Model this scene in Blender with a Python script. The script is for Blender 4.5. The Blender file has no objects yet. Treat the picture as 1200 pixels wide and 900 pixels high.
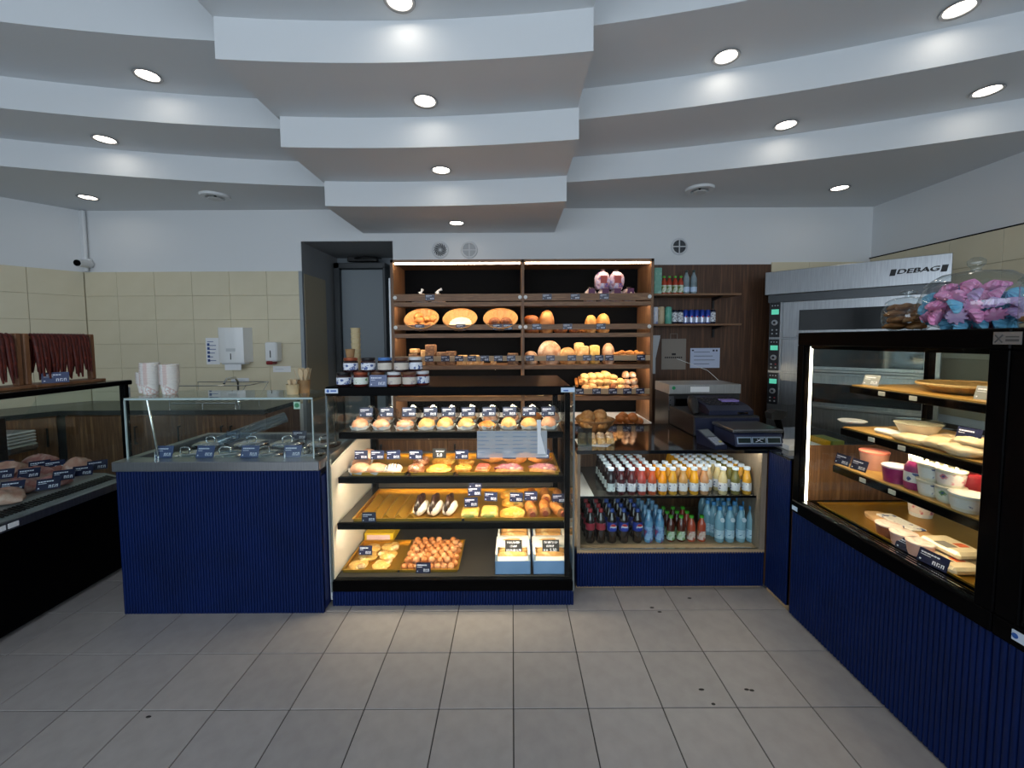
import bpy, math, random
from mathutils import Vector, Matrix
random.seed(7)
SC = bpy.context.scene
COL = SC.collection
PI = math.pi
# ---------------------------------------------------------------- camera
F = 485.0; CX, CY = 600.0, 427.0; H = 1.5          # focal length / principal point in 1200x900 pixels, eye height
TH = math.atan(29 / F); RO = -0.005
_U = (0, math.sin(TH), math.cos(TH)); FW = Vector((0, math.cos(TH), -math.sin(TH)))
_c, _s = math.cos(RO), math.sin(RO)
R2 = Vector((_c, _s * _U[1], _s * _U[2])); U2 = Vector((-_s, _c * _U[1], _c * _U[2]))
def P(px, py, X=None, Y=None, Z=None):
    """point where the line of sight through a photo pixel meets a plane X, Y or Z"""
    d = FW + R2 * ((px - CX) / F) - U2 * ((py - CY) / F)
    t = X / d.x if X is not None else Y / d.y if Y is not None else (Z - H) / d.z
    return Vector((d.x * t, d.y * t, H + d.z * t))
def XP(px, Y, z):
    """X of a thing standing at depth Y and height z, seen in photo column px"""
    u = (px - CX) / F; zr = z - H
    return (u * (FW.y * Y + FW.z * zr) - (R2.y * Y + R2.z * zr)) / R2.x
cd = bpy.data.cameras.new('camera'); cam = bpy.data.objects.new('camera', cd); COL.objects.link(cam)
cd.sensor_width = 36; cd.lens = F / 1200 * 36; cd.shift_y = -23 / 1200; cd.clip_start = 0.02
cam.matrix_world = Matrix(((R2.x, U2.x, -FW.x, 0), (R2.y, U2.y, -FW.y, 0), (R2.z, U2.z, -FW.z, H), (0, 0, 0, 1)))
SC.camera = cam
SC.view_settings.view_transform = 'Standard'; SC.view_settings.look = 'None'
SC.view_settings.exposure = 0.15; SC.view_settings.gamma = 1.0; SC.view_settings.use_curve_mapping = False
# ---------------------------------------------------------------- daylight: overcast sky through the shop window behind the camera
W = bpy.data.worlds.new('World'); SC.world = W; W.use_nodes = True
_bg = W.node_tree.nodes['Background']; _bg.inputs[0].default_value = (0.78, 0.89, 1.0, 1); _bg.inputs[1].default_value = 3.6
pl = bpy.data.lights.new('window_portal', 'AREA'); pl.shape = 'RECTANGLE'; pl.size = 7.4; pl.size_y = 2.05
pl.cycles.is_portal = True
po = bpy.data.objects.new('window_portal', pl); COL.objects.link(po); po.location = (-0.7, -2.55, 1.78); po.rotation_euler = (PI / 2, 0, 0)
LAMP = 13.0        # radiance of the ceiling spots
CASE = 85.0        # radiance of the warm LED strips
# ---------------------------------------------------------------- materials
def lin(h):
    if isinstance(h, str):
        h = h.lstrip('#'); c = [int(h[i:i + 2], 16) / 255 for i in (0, 2, 4)]
        return tuple(v / 12.92 if v < .04045 else ((v + .055) / 1.055) ** 2.4 for v in c) + (1,)
    return tuple(h) + (1,)
_M = {}
def mat(name, col='#808080', rough=.5, metal=0, emit=0, noise=None, nscale=8, stretch=(1, 1, 1), bump=0, bscale=60, coat=0, spec=.5, trans=0, detail=4, pos=(.3, .7)):
    if name in _M: return _M[name]
    m = bpy.data.materials.new(name); m.use_nodes = True; _M[name] = m
    nt = m.node_tree; b = nt.nodes['Principled BSDF']
    b.inputs['Base Color'].default_value = lin(col); b.inputs['Roughness'].default_value = rough
    b.inputs['Metallic'].default_value = metal; b.inputs['Specular IOR Level'].default_value = spec
    b.inputs['Coat Weight'].default_value = coat; b.inputs['Coat Roughness'].default_value = .08
    if trans: b.inputs['Transmission Weight'].default_value = trans
    if emit:
        b.inputs['Emission Color'].default_value = lin(col); b.inputs['Emission Strength'].default_value = emit
    tc = mp = None
    if noise or bump:
        tc = nt.nodes.new('ShaderNodeTexCoord'); mp = nt.nodes.new('ShaderNodeMapping')
        mp.inputs['Scale'].default_value = stretch; nt.links.new(tc.outputs['Object'], mp.inputs[0])
    if noise:
        n = nt.nodes.new('ShaderNodeTexNoise'); n.inputs['Scale'].default_value = nscale; n.inputs['Detail'].default_value = detail
        r = nt.nodes.new('ShaderNodeValToRGB'); e = r.color_ramp.elements
        cols = [col] + ([noise] if isinstance(noise, str) else list(noise))
        e[0].position = pos[0]; e[1].position = pos[1]
        e[0].color = lin(cols[0]); e[1].color = lin(cols[-1])
        for i, c in enumerate(cols[1:-1]):
            x = e.new(pos[0] + (pos[1] - pos[0]) * (i + 1) / (len(cols) - 1)); x.color = lin(c)
        nt.links.new(mp.outputs[0], n.inputs[0]); nt.links.new(n.outputs[0], r.inputs[0]); nt.links.new(r.outputs[0], b.inputs['Base Color'])
    if bump:
        n2 = nt.nodes.new('ShaderNodeTexNoise'); n2.inputs['Scale'].default_value = bscale; n2.inputs['Detail'].default_value = 3
        bp = nt.nodes.new('ShaderNodeBump'); bp.inputs['Strength'].default_value = bump; bp.inputs['Distance'].default_value = .01
        nt.links.new(mp.outputs[0], n2.inputs[0]); nt.links.new(n2.outputs[0], bp.inputs['Height']); nt.links.new(bp.outputs[0], b.inputs['Normal'])
    return m
def glass(name, tint='#ffffff', refl=.06, rough=0.0, fac=1.0):
    """thin clear pane: transparent with a mirror reflection that grows at grazing angles"""
    if name in _M: return _M[name]
    m = bpy.data.materials.new(name); m.use_nodes = True; _M[name] = m
    nt = m.node_tree; nt.nodes.clear()
    o = nt.nodes.new('ShaderNodeOutputMaterial'); mx = nt.nodes.new('ShaderNodeMixShader')
    t = nt.nodes.new('ShaderNodeBsdfTransparent'); g = nt.nodes.new('ShaderNodeBsdfGlossy')
    t.inputs[0].default_value = lin(tint); g.inputs['Roughness'].default_value = rough
    lw = nt.nodes.new('ShaderNodeLayerWeight'); lw.inputs[0].default_value = .5
    pw = nt.nodes.new('ShaderNodeMath'); pw.operation = 'POWER'; pw.inputs[1].default_value = 5
    mu = nt.nodes.new('ShaderNodeMath'); mu.operation = 'MULTIPLY_ADD'; mu.inputs[1].default_value = (1 - refl) * fac; mu.inputs[2].default_value = refl; mu.use_clamp = True
    nt.links.new(lw.outputs['Facing'], pw.inputs[0]); nt.links.new(pw.outputs[0], mu.inputs[0]); nt.links.new(mu.outputs[0], mx.inputs[0])
    nt.links.new(t.outputs[0], mx.inputs[1]); nt.links.new(g.outputs[0], mx.inputs[2]); nt.links.new(mx.outputs[0], o.inputs[0])
    return m
def emis(name, col, s):
    if name in _M: return _M[name]
    m = bpy.data.materials.new(name); m.use_nodes = True; _M[name] = m
    nt = m.node_tree; nt.nodes.clear()
    o = nt.nodes.new('ShaderNodeOutputMaterial'); e = nt.nodes.new('ShaderNodeEmission')
    e.inputs[0].default_value = lin(col); e.inputs[1].default_value = s; nt.links.new(e.outputs[0], o.inputs[0])
    return m
# ---------------------------------------------------------------- mesh building
class MB:
    def __init__(s): s.v = []; s.f = []; s.m = []
    def add(s, vs, fs, m=0):
        o = len(s.v); s.v += [tuple(v) for v in vs]
        for f in fs: s.f.append(tuple(o + i for i in f)); s.m.append(m)
        return s
    def box(s, a, b, bev=0, m=0):
        lo = [min(a[i], b[i]) for i in range(3)]; hi = [max(a[i], b[i]) for i in range(3)]
        if bev <= 0:
            vs = [(x, y, z) for x in (lo[0], hi[0]) for y in (lo[1], hi[1]) for z in (lo[2], hi[2])]
            return s.add(vs, [(0, 1, 3, 2), (4, 6, 7, 5), (0, 4, 5, 1), (2, 3, 7, 6), (0, 2, 6, 4), (1, 5, 7, 3)], m)
        bev = min(bev, min(hi[i] - lo[i] for i in range(3)) * .49)
        vs = []; idx = {}
        for cx in (0, 1):
            for cy in (0, 1):
                for cz in (0, 1):
                    c = (cx, cy, cz)
                    for ax in range(3):
                        p = [(lo[i] + (0 if i == ax else bev)) if c[i] == 0 else (hi[i] - (0 if i == ax else bev)) for i in range(3)]
                        idx[(c, ax)] = len(vs); vs.append(p)
        fs = []
        for ax in range(3):
            i, j = [(1, 2), (2, 0), (0, 1)][ax]
            for sd in (0, 1):
                q = []
                for a_, b_ in ((0, 0), (1, 0), (1, 1), (0, 1)):
                    c = [0, 0, 0]; c[ax] = sd; c[i] = a_; c[j] = b_; q.append(idx[(tuple(c), ax)])
                fs.append(q if sd else q[::-1])
            for a_ in (0, 1):
                for b_ in (0, 1):
                    c0 = [0, 0, 0]; c0[i] = a_; c0[j] = b_; c1 = list(c0); c1[ax] = 1; c0, c1 = tuple(c0), tuple(c1)
                    q = [idx[(c0, i)], idx[(c1, i)], idx[(c1, j)], idx[(c0, j)]]
                    fs.append(q if a_ != b_ else q[::-1])
        for cx in (0, 1):
            for cy in (0, 1):
                for cz in (0, 1):
                    c = (cx, cy, cz); q = [idx[(c, 0)], idx[(c, 1)], idx[(c, 2)]]
                    fs.append(q if (cx + cy + cz) % 2 else q[::-1])
        return s.add(vs, fs, m)
    def lathe(s, prof, n=16, c=(0, 0, 0), m=0, cap0=True, cap1=True, sx=1, sy=1):
        vs = [(c[0] + r * sx * math.cos(2 * PI * k / n), c[1] + r * sy * math.sin(2 * PI * k / n), c[2] + z) for r, z in prof for k in range(n)]
        fs = []
        for i in range(len(prof) - 1):
            for k in range(n):
                k2 = (k + 1) % n; fs.append((i * n + k, i * n + k2, (i + 1) * n + k2, (i + 1) * n + k))
        if cap0: fs.append(tuple(range(n))[::-1])
        if cap1: fs.append(tuple((len(prof) - 1) * n + k for k in range(n)))
        return s.add(vs, fs, m)
    def cyl(s, a, b, r, n=12, m=0, r2=None):
        return s.tube([a, b], [r, r if r2 is None else r2], n, m)
    def tube(s, pts, r, n=8, m=0, closed=False):
        pts = [Vector(p) for p in pts]; N = len(pts); vs = []; fs = []; up = None
        for i, p in enumerate(pts):
            t = (pts[(i + 1) % N] - pts[i - 1]) if closed or 0 < i < N - 1 else (pts[min(i + 1, N - 1)] - pts[max(i - 1, 0)])
            t.normalize()
            if up is None:
                up = Vector((0, 0, 1)) if abs(t.z) < .9 else Vector((1, 0, 0))
            a = t.cross(up).normalized(); up = a.cross(t).normalized()
            rr = r[i] if isinstance(r, (list, tuple)) else r
            vs += [p + (a * math.cos(2 * PI * k / n) + up * math.sin(2 * PI * k / n)) * rr for k in range(n)]
        for i in range(N if closed else N - 1):
            j = (i + 1) % N
            for k in range(n):
                k2 = (k + 1) % n; fs.append((i * n + k, j * n + k, j * n + k2, i * n + k2))
        if not closed: fs += [tuple(range(n)), tuple((N - 1) * n + k for k in range(n))[::-1]]
        return s.add(vs, fs, m)
    def prism(s, poly, lo, hi, ax=2, m=0):
        """poly in the two axes other than ax, (x,y) / (x,z) / (y,z)"""
        def mk(p, h): return (h, p[0], p[1]) if ax == 0 else (p[0], h, p[1]) if ax == 1 else (p[0], p[1], h)
        n = len(poly); vs = [mk(p, lo) for p in poly] + [mk(p, hi) for p in poly]
        fs = [tuple(range(n))[::-1], tuple(range(n, 2 * n))] + [(i, (i + 1) % n, n + (i + 1) % n, n + i) for i in range(n)]
        return s.add(vs, fs, m)
    def blob(s, r, c=(0, 0, 0), n=14, k=8, flat=.45, noise=.04, seed=0, m=0, p=2.0, fn=None):
        """a rounded lump resting on z=c.z; r = half sizes, flat = how far the underside is cut"""
        rnd = random.Random(seed); ph = [rnd.uniform(0, 6.28) for _ in range(8)]
        vs = []; fs = []
        for i in range(k + 1):
            th = PI * i / k
            for j in range(n):
                a = 2 * PI * j / n
                d = [math.sin(th) * math.cos(a), math.sin(th) * math.sin(a), math.cos(th)]
                if p != 2:
                    l = sum(abs(q) ** p for q in d) ** (1 / p); d = [q / l for q in d]
                w = 1 + noise * (math.sin(3 * a + ph[0]) * math.sin(2 * th + ph[1]) + .6 * math.sin(5 * a + ph[2] + 3 * th))
                x, y, z = d[0] * w, d[1] * w, max(d[2] * w, -1 + flat)
                if fn: x, y, z = fn(x, y, z, a, th)
                vs.append((c[0] + x * r[0], c[1] + y * r[1], c[2] + (z + 1 - flat) * r[2]))
        for i in range(k):
            for j in range(n):
                j2 = (j + 1) % n; fs.append((i * n + j, (i + 1) * n + j, (i + 1) * n + j2, i * n + j2))
        return s.add(vs, fs, m)
    def quad(s, a, b, c, d, m=0): return s.add([a, b, c, d], [(0, 1, 2, 3)], m)
    def xf(s, M, start=0):
        for i in range(start, len(s.v)): s.v[i] = tuple(M @ Vector(s.v[i]))
        return s
    def mesh(s, name, mats):
        me = bpy.data.meshes.new(name); me.from_pydata(s.v, [], s.f)
        if not isinstance(mats, (list, tuple)): mats = [mats]
        for q in mats: me.materials.append(q)
        me.polygons.foreach_set('material_index', s.m)
        return me
    def build(s, name, mats, parent=None, smooth=None, world=True):
        """one mesh object; with world=True the vertices are world coordinates and a parent's position is taken off"""
        if parent is not None and world:
            o = Vector((0, 0, 0)); q = parent
            while q is not None: o = o + q.location; q = q.parent
            s.v = [(x - o.x, y - o.y, z - o.z) for x, y, z in s.v]
        me = s.mesh(name, mats)
        if smooth: shade(me, smooth)
        o = bpy.data.objects.new(name, me); COL.objects.link(o)
        if parent is not None: o.parent = parent
        return o
    def build0(s, name, mats, smooth=None):
        """top-level mesh with its origin at its own base centre"""
        xs = [v[0] for v in s.v]; ys = [v[1] for v in s.v]; zs = [v[2] for v in s.v]
        c = Vector(((min(xs) + max(xs)) / 2, (min(ys) + max(ys)) / 2, min(zs)))
        s.v = [(x - c.x, y - c.y, z - c.z) for x, y, z in s.v]
        o = s.build(name, mats, None, smooth); o.location = c
        return o
def shade(me, ang=40):
    me.polygons.foreach_set('use_smooth', [True] * len(me.polygons)); me.set_sharp_from_angle(angle=math.radians(ang))
def tag(o, label=None, cat=None, group=None, kind=None):
    if label: o['label'] = label
    if cat: o['category'] = cat
    if group: o['group'] = group
    if kind: o['kind'] = kind
    return o
def thing(name, label, cat, loc=(0, 0, 0), rz=0, group=None):
    o = bpy.data.objects.new(name, None); COL.objects.link(o); o.location = loc; o.rotation_euler = (0, 0, rz); o.empty_display_size = .05
    return tag(o, label, cat, group)
class Proto:
    """a kind of thing; its parts' mesh data is shared by every copy"""
    def __init__(s, name, parts): s.name = name; s.parts = parts       # parts: (name, mesh, index of parent part or None)
    def spawn(s, loc, label, cat, group=None, rz=0, rx=0, ry=0, scale=1, mats=None):
        if len(s.parts) == 1:
            o = bpy.data.objects.new(s.name, s.parts[0][1]); COL.objects.link(o); root = o
        else:
            root = bpy.data.objects.new(s.name, None); COL.objects.link(root); root.empty_display_size = .03; made = []
            for pn, me, par in s.parts:
                q = bpy.data.objects.new(pn, me); COL.objects.link(q); q.parent = root if par is None else made[par]; made.append(q)
        root.location = loc; root.rotation_euler = (rx, ry, rz)
        root.scale = scale if isinstance(scale, (tuple, list)) else (scale,) * 3
        return tag(root, label, cat, group)
def P1(name, mb, mats, smooth=None):
    me = mb.mesh(name, mats)
    if smooth: shade(me, smooth)
    return Proto(name, [(name, me, None)])
def part(name, mb, mats, smooth=None, par=None):
    me = mb.mesh(name, mats)
    if smooth: shade(me, smooth)
    return (name, me, par)
def text(s, size, name, material, parent, loc, rot, ext=.0008, align='CENTER', bold=0):
    cu = bpy.data.curves.new(name, 'FONT'); cu.body = s; cu.size = size; cu.extrude = ext; cu.offset = bold; cu.align_x = align; cu.align_y = 'CENTER'
    t = bpy.data.objects.new(name, cu); me = bpy.data.meshes.new_from_object(t); bpy.data.objects.remove(t); me.name = name
    me.materials.clear(); me.materials.append(material)
    o = bpy.data.objects.new(name, me); COL.objects.link(o); o.parent = parent; o.location = loc; o.rotation_euler = rot
    return o
def led(parent, u0, u1, p, z, m, ax=0, s=.014):
    """LED profile under a shelf edge: closed black housing towards the customer, glowing face turned down and inwards; runs along axis ax"""
    b = MB(); tri = [(p, z), (p + s, z), (p, z - s)]
    def mk(q, h): return (h, q[0], q[1]) if ax == 0 else (q[0], h, q[1])
    vs = [mk(q, u0) for q in tri] + [mk(q, u1) for q in tri]
    b.add(vs, [(0, 1, 2), (3, 5, 4), (0, 3, 4, 1), (0, 2, 5, 3)], 0); b.add(vs, [(1, 4, 5, 2)], 1)
    return b.build('led_strip', [BLACKM, m], parent)
# palette
WHITE = mat('white_paint', '#d9dcde', .6, bump=.04, bscale=90)
CEIL = mat('ceiling_paint', '#d6dadd', .75, bump=.03, bscale=120)
BEIGE = mat('beige_wall_tile', '#d8cfb4', .35, noise='#d1c7aa', nscale=3)
GROUT = mat('wall_grout', '#b5ab90', .8)
FTILE = [mat('floor_tile_' + k, c, .42, noise=d, nscale=14, bump=.06, bscale=220, detail=8) for k, c, d in (('a', '#a6a09e', '#9c9693'), ('b', '#a39d9a', '#989290'), ('c', '#a9a29f', '#9e9894'))]
FGROUT = mat('floor_grout', '#3d3936', .9)
BLUE = mat('blue_lacquer', '#041c4f', .5, noise='#031844', nscale=5, spec=.2)
BLACK = mat('black_gloss', '#040405', .3, spec=.04)
BLACKM = mat('black_matt', '#111113', .5)
DARK = mat('charcoal_board', '#0b0d10', .75, spec=.04)
STEEL = mat('brushed_steel', '#b6b8ba', .32, 1, noise='#9fa1a4', nscale=30, stretch=(.3, .3, 8))
STEELM = mat('satin_steel', '#a6a8a8', .4, .35, noise='#989a9b', nscale=20, stretch=(8, 8, .3))
STEELH = mat('brushed_steel_plain', '#aeb1b4', .28, .95, noise='#9a9da1', nscale=20, stretch=(8, 8, .3))
CHROME = mat('chrome', '#d5d7d9', .1, 1)
WOOD = mat('walnut_board', '#8b6848', .5, noise=('#74533a', '#9a7654'), nscale=5, stretch=(1.2, 6, 14), bump=.05, bscale=30)
WOODV = mat('walnut_board_upright', '#7f5f44', .5, noise=('#64462f', '#8d6b4c'), nscale=5, stretch=(12, 12, .7), bump=.05, bscale=25)
WOODP = mat('walnut_wall_panel', '#5d3f2a', .5, noise=('#452c1c', '#6d4c34'), nscale=4, stretch=(14, 8, .5), detail=7)
WOODC = mat('oak_cabinet', '#7a5636', .5, noise=('#5a3a22', '#8a6542'), nscale=4, stretch=(10, 10, .6), detail=6)
OAKL = mat('pale_oak', '#b49a78', .5, noise='#9c8261', nscale=5, stretch=(1, 8, 8))
GOLD = mat('gold_tray', '#c79a3a', .32, .75, noise='#b98c30', nscale=6)
PAPER = mat('white_paper', '#e6e8ea', .8)
NAVY = mat('navy_card', '#10163a', .35, coat=.2)
INK = mat('white_ink', '#dfe3f2', .6)
BLUEINK = mat('blue_ink', '#33508f', .6)
GLASS = glass('clear_glass', '#f7fbfa', .014)
GLASSD = glass('jar_glass', '#f2f6f6', .09)
GLASSG = glass('smoked_glass', '#a9b4b2', .06)
PLASTIC = mat('clear_plastic', '#e8ecee', .2)
# ================================================================ THE SETTING
YB = 4.2; XL0 = -4.28; XR = 3.6; YF = -2.6; ZT = 3.42
LW1 = (-5.2, 2.93)                                   # the left wall runs diagonally from the corner, then straight
# floor: base slab and square tiles
FL = tag(MB().box((-5.4, YF - .2, -.12), (4.0, YB + 1.0, -.004)).build0('floor', FGROUT), 'grey square tiled shop floor with dark joints', 'floor', kind='structure')
TS = .304; tx0 = P(601.5, 764, Z=0).x; ty0 = P(601, 764.3, Z=0).y
_fm = [MB().box((-TS / 2 + .0022, -TS / 2 + .0022, -.012), (TS / 2 - .0022, TS / 2 - .0022, 0), .0012).mesh('tile', m) for m in FTILE]
for i in range(-9, 8):
    for j in range(-6, 8):
        x = tx0 + (i + .5) * TS; y = ty0 + (j + .5) * TS
        if not (-2.75 < x < 1.75 and .75 < y < 2.9): continue
        o = bpy.data.objects.new('tile', random.choice(_fm)); COL.objects.link(o); o.parent = FL
        o.location = Vector((x, y, 0)) - FL.location
mb = MB()
for i in range(-18, 15):
    for j in range(-16, 10):
        x = tx0 + (i + .5) * TS; y = ty0 + (j + .5) * TS
        if -2.75 < x < 1.75 and .75 < y < 2.9 or not (-5.3 < x < 3.8 and -2.6 < y < 4.2): continue
        mb.box((x - TS / 2 + .0022, y - TS / 2 + .0022, -.012), (x + TS / 2 - .0022, y + TS / 2 - .0022, 0), m=random.randrange(3))
tag(mb.build('tile_field', FTILE, FL), kind='stuff')
for q in [(822, 808), (836, 825), (875, 808), (881, 809), (764, 712), (773, 717), (808, 701), (174, 840)]:
    p = P(*q, Z=0); b_ = MB().lathe([(.006, 0), (.005, .0012)], 8, (p.x, p.y, .0), sx=1.3 + random.random())
    b_.build('floor_mark', mat('dirt_spot', '#2b2725', .8), FL)
# back wall with the doorway
DX0, DX1, DZ = -2.10, -1.19, 2.487
wb = MB(); wb.box((XL0 - .3, YB, 0), (DX0 - .005, YB + .2, ZT)).box((DX1 + .005, YB, 0), (XR + .2, YB + .2, ZT)).box((DX0 - .005, YB, DZ + .004), (DX1 + .005, YB + .2, ZT))
WBK = tag(wb.build0('wall_back', WHITE), 'white painted back wall with beige tiles below', 'wall', kind='structure')
TW, THH = .375, .2405; ztop = 2.195
gb = MB().box((XL0, YB - .006, .86), (DX0 - .03, YB, ztop)); gb.build('tile_bed', GROUT, WBK)
tb = {}
def wtile(w, h):
    k = (round(w, 3), round(h, 3))
    if k not in tb: tb[k] = MB().box((.0012, -.012, .0012), (w - .0012, 0, h - .0012), .0015).mesh('tile', BEIGE)
    return tb[k]
for r in range(6):
    z1 = ztop - r * THH; z0 = max(z1 - THH, .88)
    for c in range(7):
        x0 = XL0 + .012 + c * TW - .06; x0c = max(x0, XL0 + .01); x1 = min(x0 + TW, DX0 - .03)
        if x1 - x0c < .03: continue
        o = bpy.data.objects.new('tile', wtile(x1 - x0c, z1 - z0)); COL.objects.link(o); o.parent = WBK
        o.location = Vector((x0c, YB - .004, z0)) - WBK.location
# beige strip right of the walnut panel
for x0 in (2.6, 2.975, 3.35):
    o = bpy.data.objects.new('tile', wtile(.25 if x0 > 3.3 else TW, .2405)); COL.objects.link(o); o.parent = WBK; o.location = Vector((x0, YB, 2.02)) - WBK.location
st = MB().box((DX0 - .03, YB - .016, .0), (DX0 + .004, YB + .05, ztop)); st.build('corner_strip', mat('strip_grey','#8b9296',.4,.3), WBK)
# doorway recess
tag(MB().box((DX0 - .005, YB + .001, 0), (DX0, YB + .85, DZ)).build0('wall_recess_left', mat('recess_paint', '#8f9294', .7)), 'grey side wall of the doorway recess', 'wall', kind='structure')
tag(MB().box((DX1, YB + .001, 0), (DX1 + .005, YB + .85, DZ)).build0('wall_recess_right', _M['recess_paint']), 'grey far side wall of the doorway recess', 'wall', kind='structure')
tag(MB().box((DX0 - .02, YB + .001, DZ), (DX1 + .02, YB + .85, DZ + .004)).build0('ceiling_recess', _M['recess_paint']), 'low grey ceiling inside the doorway recess', 'ceiling', kind='structure')
RB = tag(MB().box((DX0 - .02, YB + .85, 0), (DX1 + .02, YB + .9, DZ)).build0('wall_recess_back', mat('recess_dark', '#7d858b', .6)), 'dark grey wall at the back of the doorway recess', 'wall', kind='structure')
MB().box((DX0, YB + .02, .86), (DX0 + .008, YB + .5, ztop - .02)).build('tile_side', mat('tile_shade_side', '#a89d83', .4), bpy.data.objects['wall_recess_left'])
# grey door standing in the recess, hinged frame around it
dm = mat('door_grey', '#7b848a', .45); df = mat('door_frame_dark', '#3a3e41', .4)
DO = tag(thing('door_1', None, None, (DX0 + .2, YB + .72, 0)), 'dark grey panel door inside the doorway recess', 'door', kind='structure')
MB().box((DX0 + .10, YB + .70, 0), (DX0 + .60, YB + .74, 2.33), .01).build('door_leaf', dm, DO)
fr = MB(); fr.box((DX0 + .03, YB + .66, 0), (DX0 + .10, YB + .84, 2.40), .006).box((DX0 + .60, YB + .66, 0), (DX0 + .635, YB + .84, 2.36), .006).box((DX0 + .03, YB + .66, 2.335), (DX0 + .635, YB + .84, 2.40), .006)
fr.build('door_frame', df, DO)
hb = MB(); hb.box((DX0 + .17, YB + .655, 1.02), (DX0 + .27, YB + .70, 1.28), .015).box((DX0 + .25, YB + .63, 1.17), (DX0 + .30, YB + .66, 1.25), .01); hb.build('door_handle', BLACKM, DO)
cl = MB().box((DX0 + .2, YB + .64, 2.41), (DX0 + .55, YB + .70, 2.465), .008).tube([(DX0 + .3, YB + .62, 2.44), (DX0 + .45, YB + .5, 2.44), (DX0 + .6, YB + .64, 2.44)], .008); cl.build('door_closer', BLACKM, DO)
# left wall: diagonal then straight
def strip_wall(name, a, b, z0, z1, th, m, lab):
    a = Vector((a[0], a[1], 0)); b = Vector((b[0], b[1], 0)); n = Vector((-(b - a).y, (b - a).x, 0)).normalized() * th
    mb = MB().prism([(a.x, a.y), (b.x, b.y), ((b + n).x, (b + n).y), ((a + n).x, (a + n).y)], z0, z1)
    return tag(mb.build0(name, m), lab, 'wall', kind='structure')
WL = strip_wall('wall_left', LW1, (XL0, YB), 0, ZT, .2, WHITE, 'white wall slanting out of the corner behind the sausages')
dl = Vector((LW1[0] - XL0, LW1[1] - YB, 0)); LL = dl.length; dl.normalize(); nl = Vector((-dl.y, dl.x, 0)); ang = math.atan2(dl.y, dl.x) + PI
MBk = MB().box((0, -.006, .86), (LL, 0, ztop)); MBk.xf(Matrix.Translation((LW1[0], LW1[1], 0)) @ Matrix.Rotation(ang, 4, 'Z')); MBk.build('tile_bed', GROUT, WL)
for r in range(6):
    z1 = ztop - r * THH; z0 = max(z1 - THH, .88)
    for c in range(4):
        s0 = max(LL - .012 - (c + 1) * TW, 0.01); s1 = LL - .012 - c * TW
        o = bpy.data.objects.new('tile', wtile(s1 - s0, z1 - z0)); COL.objects.link(o); o.parent = WL
        p = Vector((LW1[0], LW1[1], 0)) + Vector((math.cos(ang), math.sin(ang), 0)) * s0 + Vector((math.sin(ang), -math.cos(ang), 0)) * .004
        o.location = Vector((p.x, p.y, z0)) - WL.location; o.rotation_euler = (0, 0, ang)
strip_wall('wall_left_front', (LW1[0], YF), LW1, 0, ZT, .2, WHITE, 'white side wall left of the meat counter')
pz = MB().box((LW1[0] + .30, LW1[1] + .06, ztop), (LW1[0] + .62, LW1[1] + .5, 2.8), .004); tag(pz.build0('wall_pilaster', WHITE), 'white pilaster on the slanting left wall', 'wall', kind='structure')
pp = MB().tube([(XL0 + .05, YB - .03, 2.2), (XL0 + .05, YB - .03, 2.79)], .018, 10); pp.box((XL0 + .0, YB - .02, 2.2), (XL0 + .03, YB, 2.79)); tag(pp.build0('pipe_riser', WHITE, 40), 'thin white pipe running up the wall corner', 'pipe')
# right wall
WR = tag(MB().box((XR, YF, 0), (XR + .2, YB, ZT)).build0('wall_right', WHITE), 'white painted right wall with beige tiles below', 'wall', kind='structure')
zr = 2.29
MB().box((XR - .006, 1.5, .86), (XR, YB, zr)).build('tile_bed', GROUT, WR)
for r in range(4):
    for c in range(7):
        y0 = YB - .012 - (c + 1) * TW
        o = bpy.data.objects.new('tile', wtile(TW, THH)); COL.objects.link(o); o.parent = WR; o.location = Vector((XR - .004, y0 + TW, zr - (r + 1) * THH)) - WR.location; o.rotation_euler = (0, 0, -PI / 2)
MB().box((XR - .02, 1.5, zr), (XR, YB, zr + .008)).build('tile_edge_strip', DARK, WR)
# front wall with the big shop window, behind the camera
wf = MB(); wf.box((-5.3, YF - .1, 0), (-4.3, YF, ZT)).box((3.0, YF - .1, 0), (3.7, YF, ZT)).box((-4.3, YF - .1, 2.8), (3.0, YF, ZT)).box((-4.3, YF - .1, 0), (3.0, YF, .75))  # unseen sill, raised so less daylight bounces off the floor onto the soffits
tag(wf.build0('wall_front', WHITE), 'white front wall around the wide shop window', 'wall', kind='structure')
wn = tag(thing('window_1', None, None, (-.65, YF - .05, .75)), 'wide shop window with dark mullions behind the viewer', 'window', kind='structure')
wm = MB()
for x in (-4.28, -2.5, -.7, 1.1, 2.96): wm.box((x - .03, YF - .08, .75), (x + .03, YF - .02, 2.8))
wm.box((-4.3, YF - .08, .75), (3, YF - .02, .81)).box((-4.3, YF - .08, 2.74), (3, YF - .02, 2.8)); wm.build('window_frame', DARK, wn)
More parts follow.
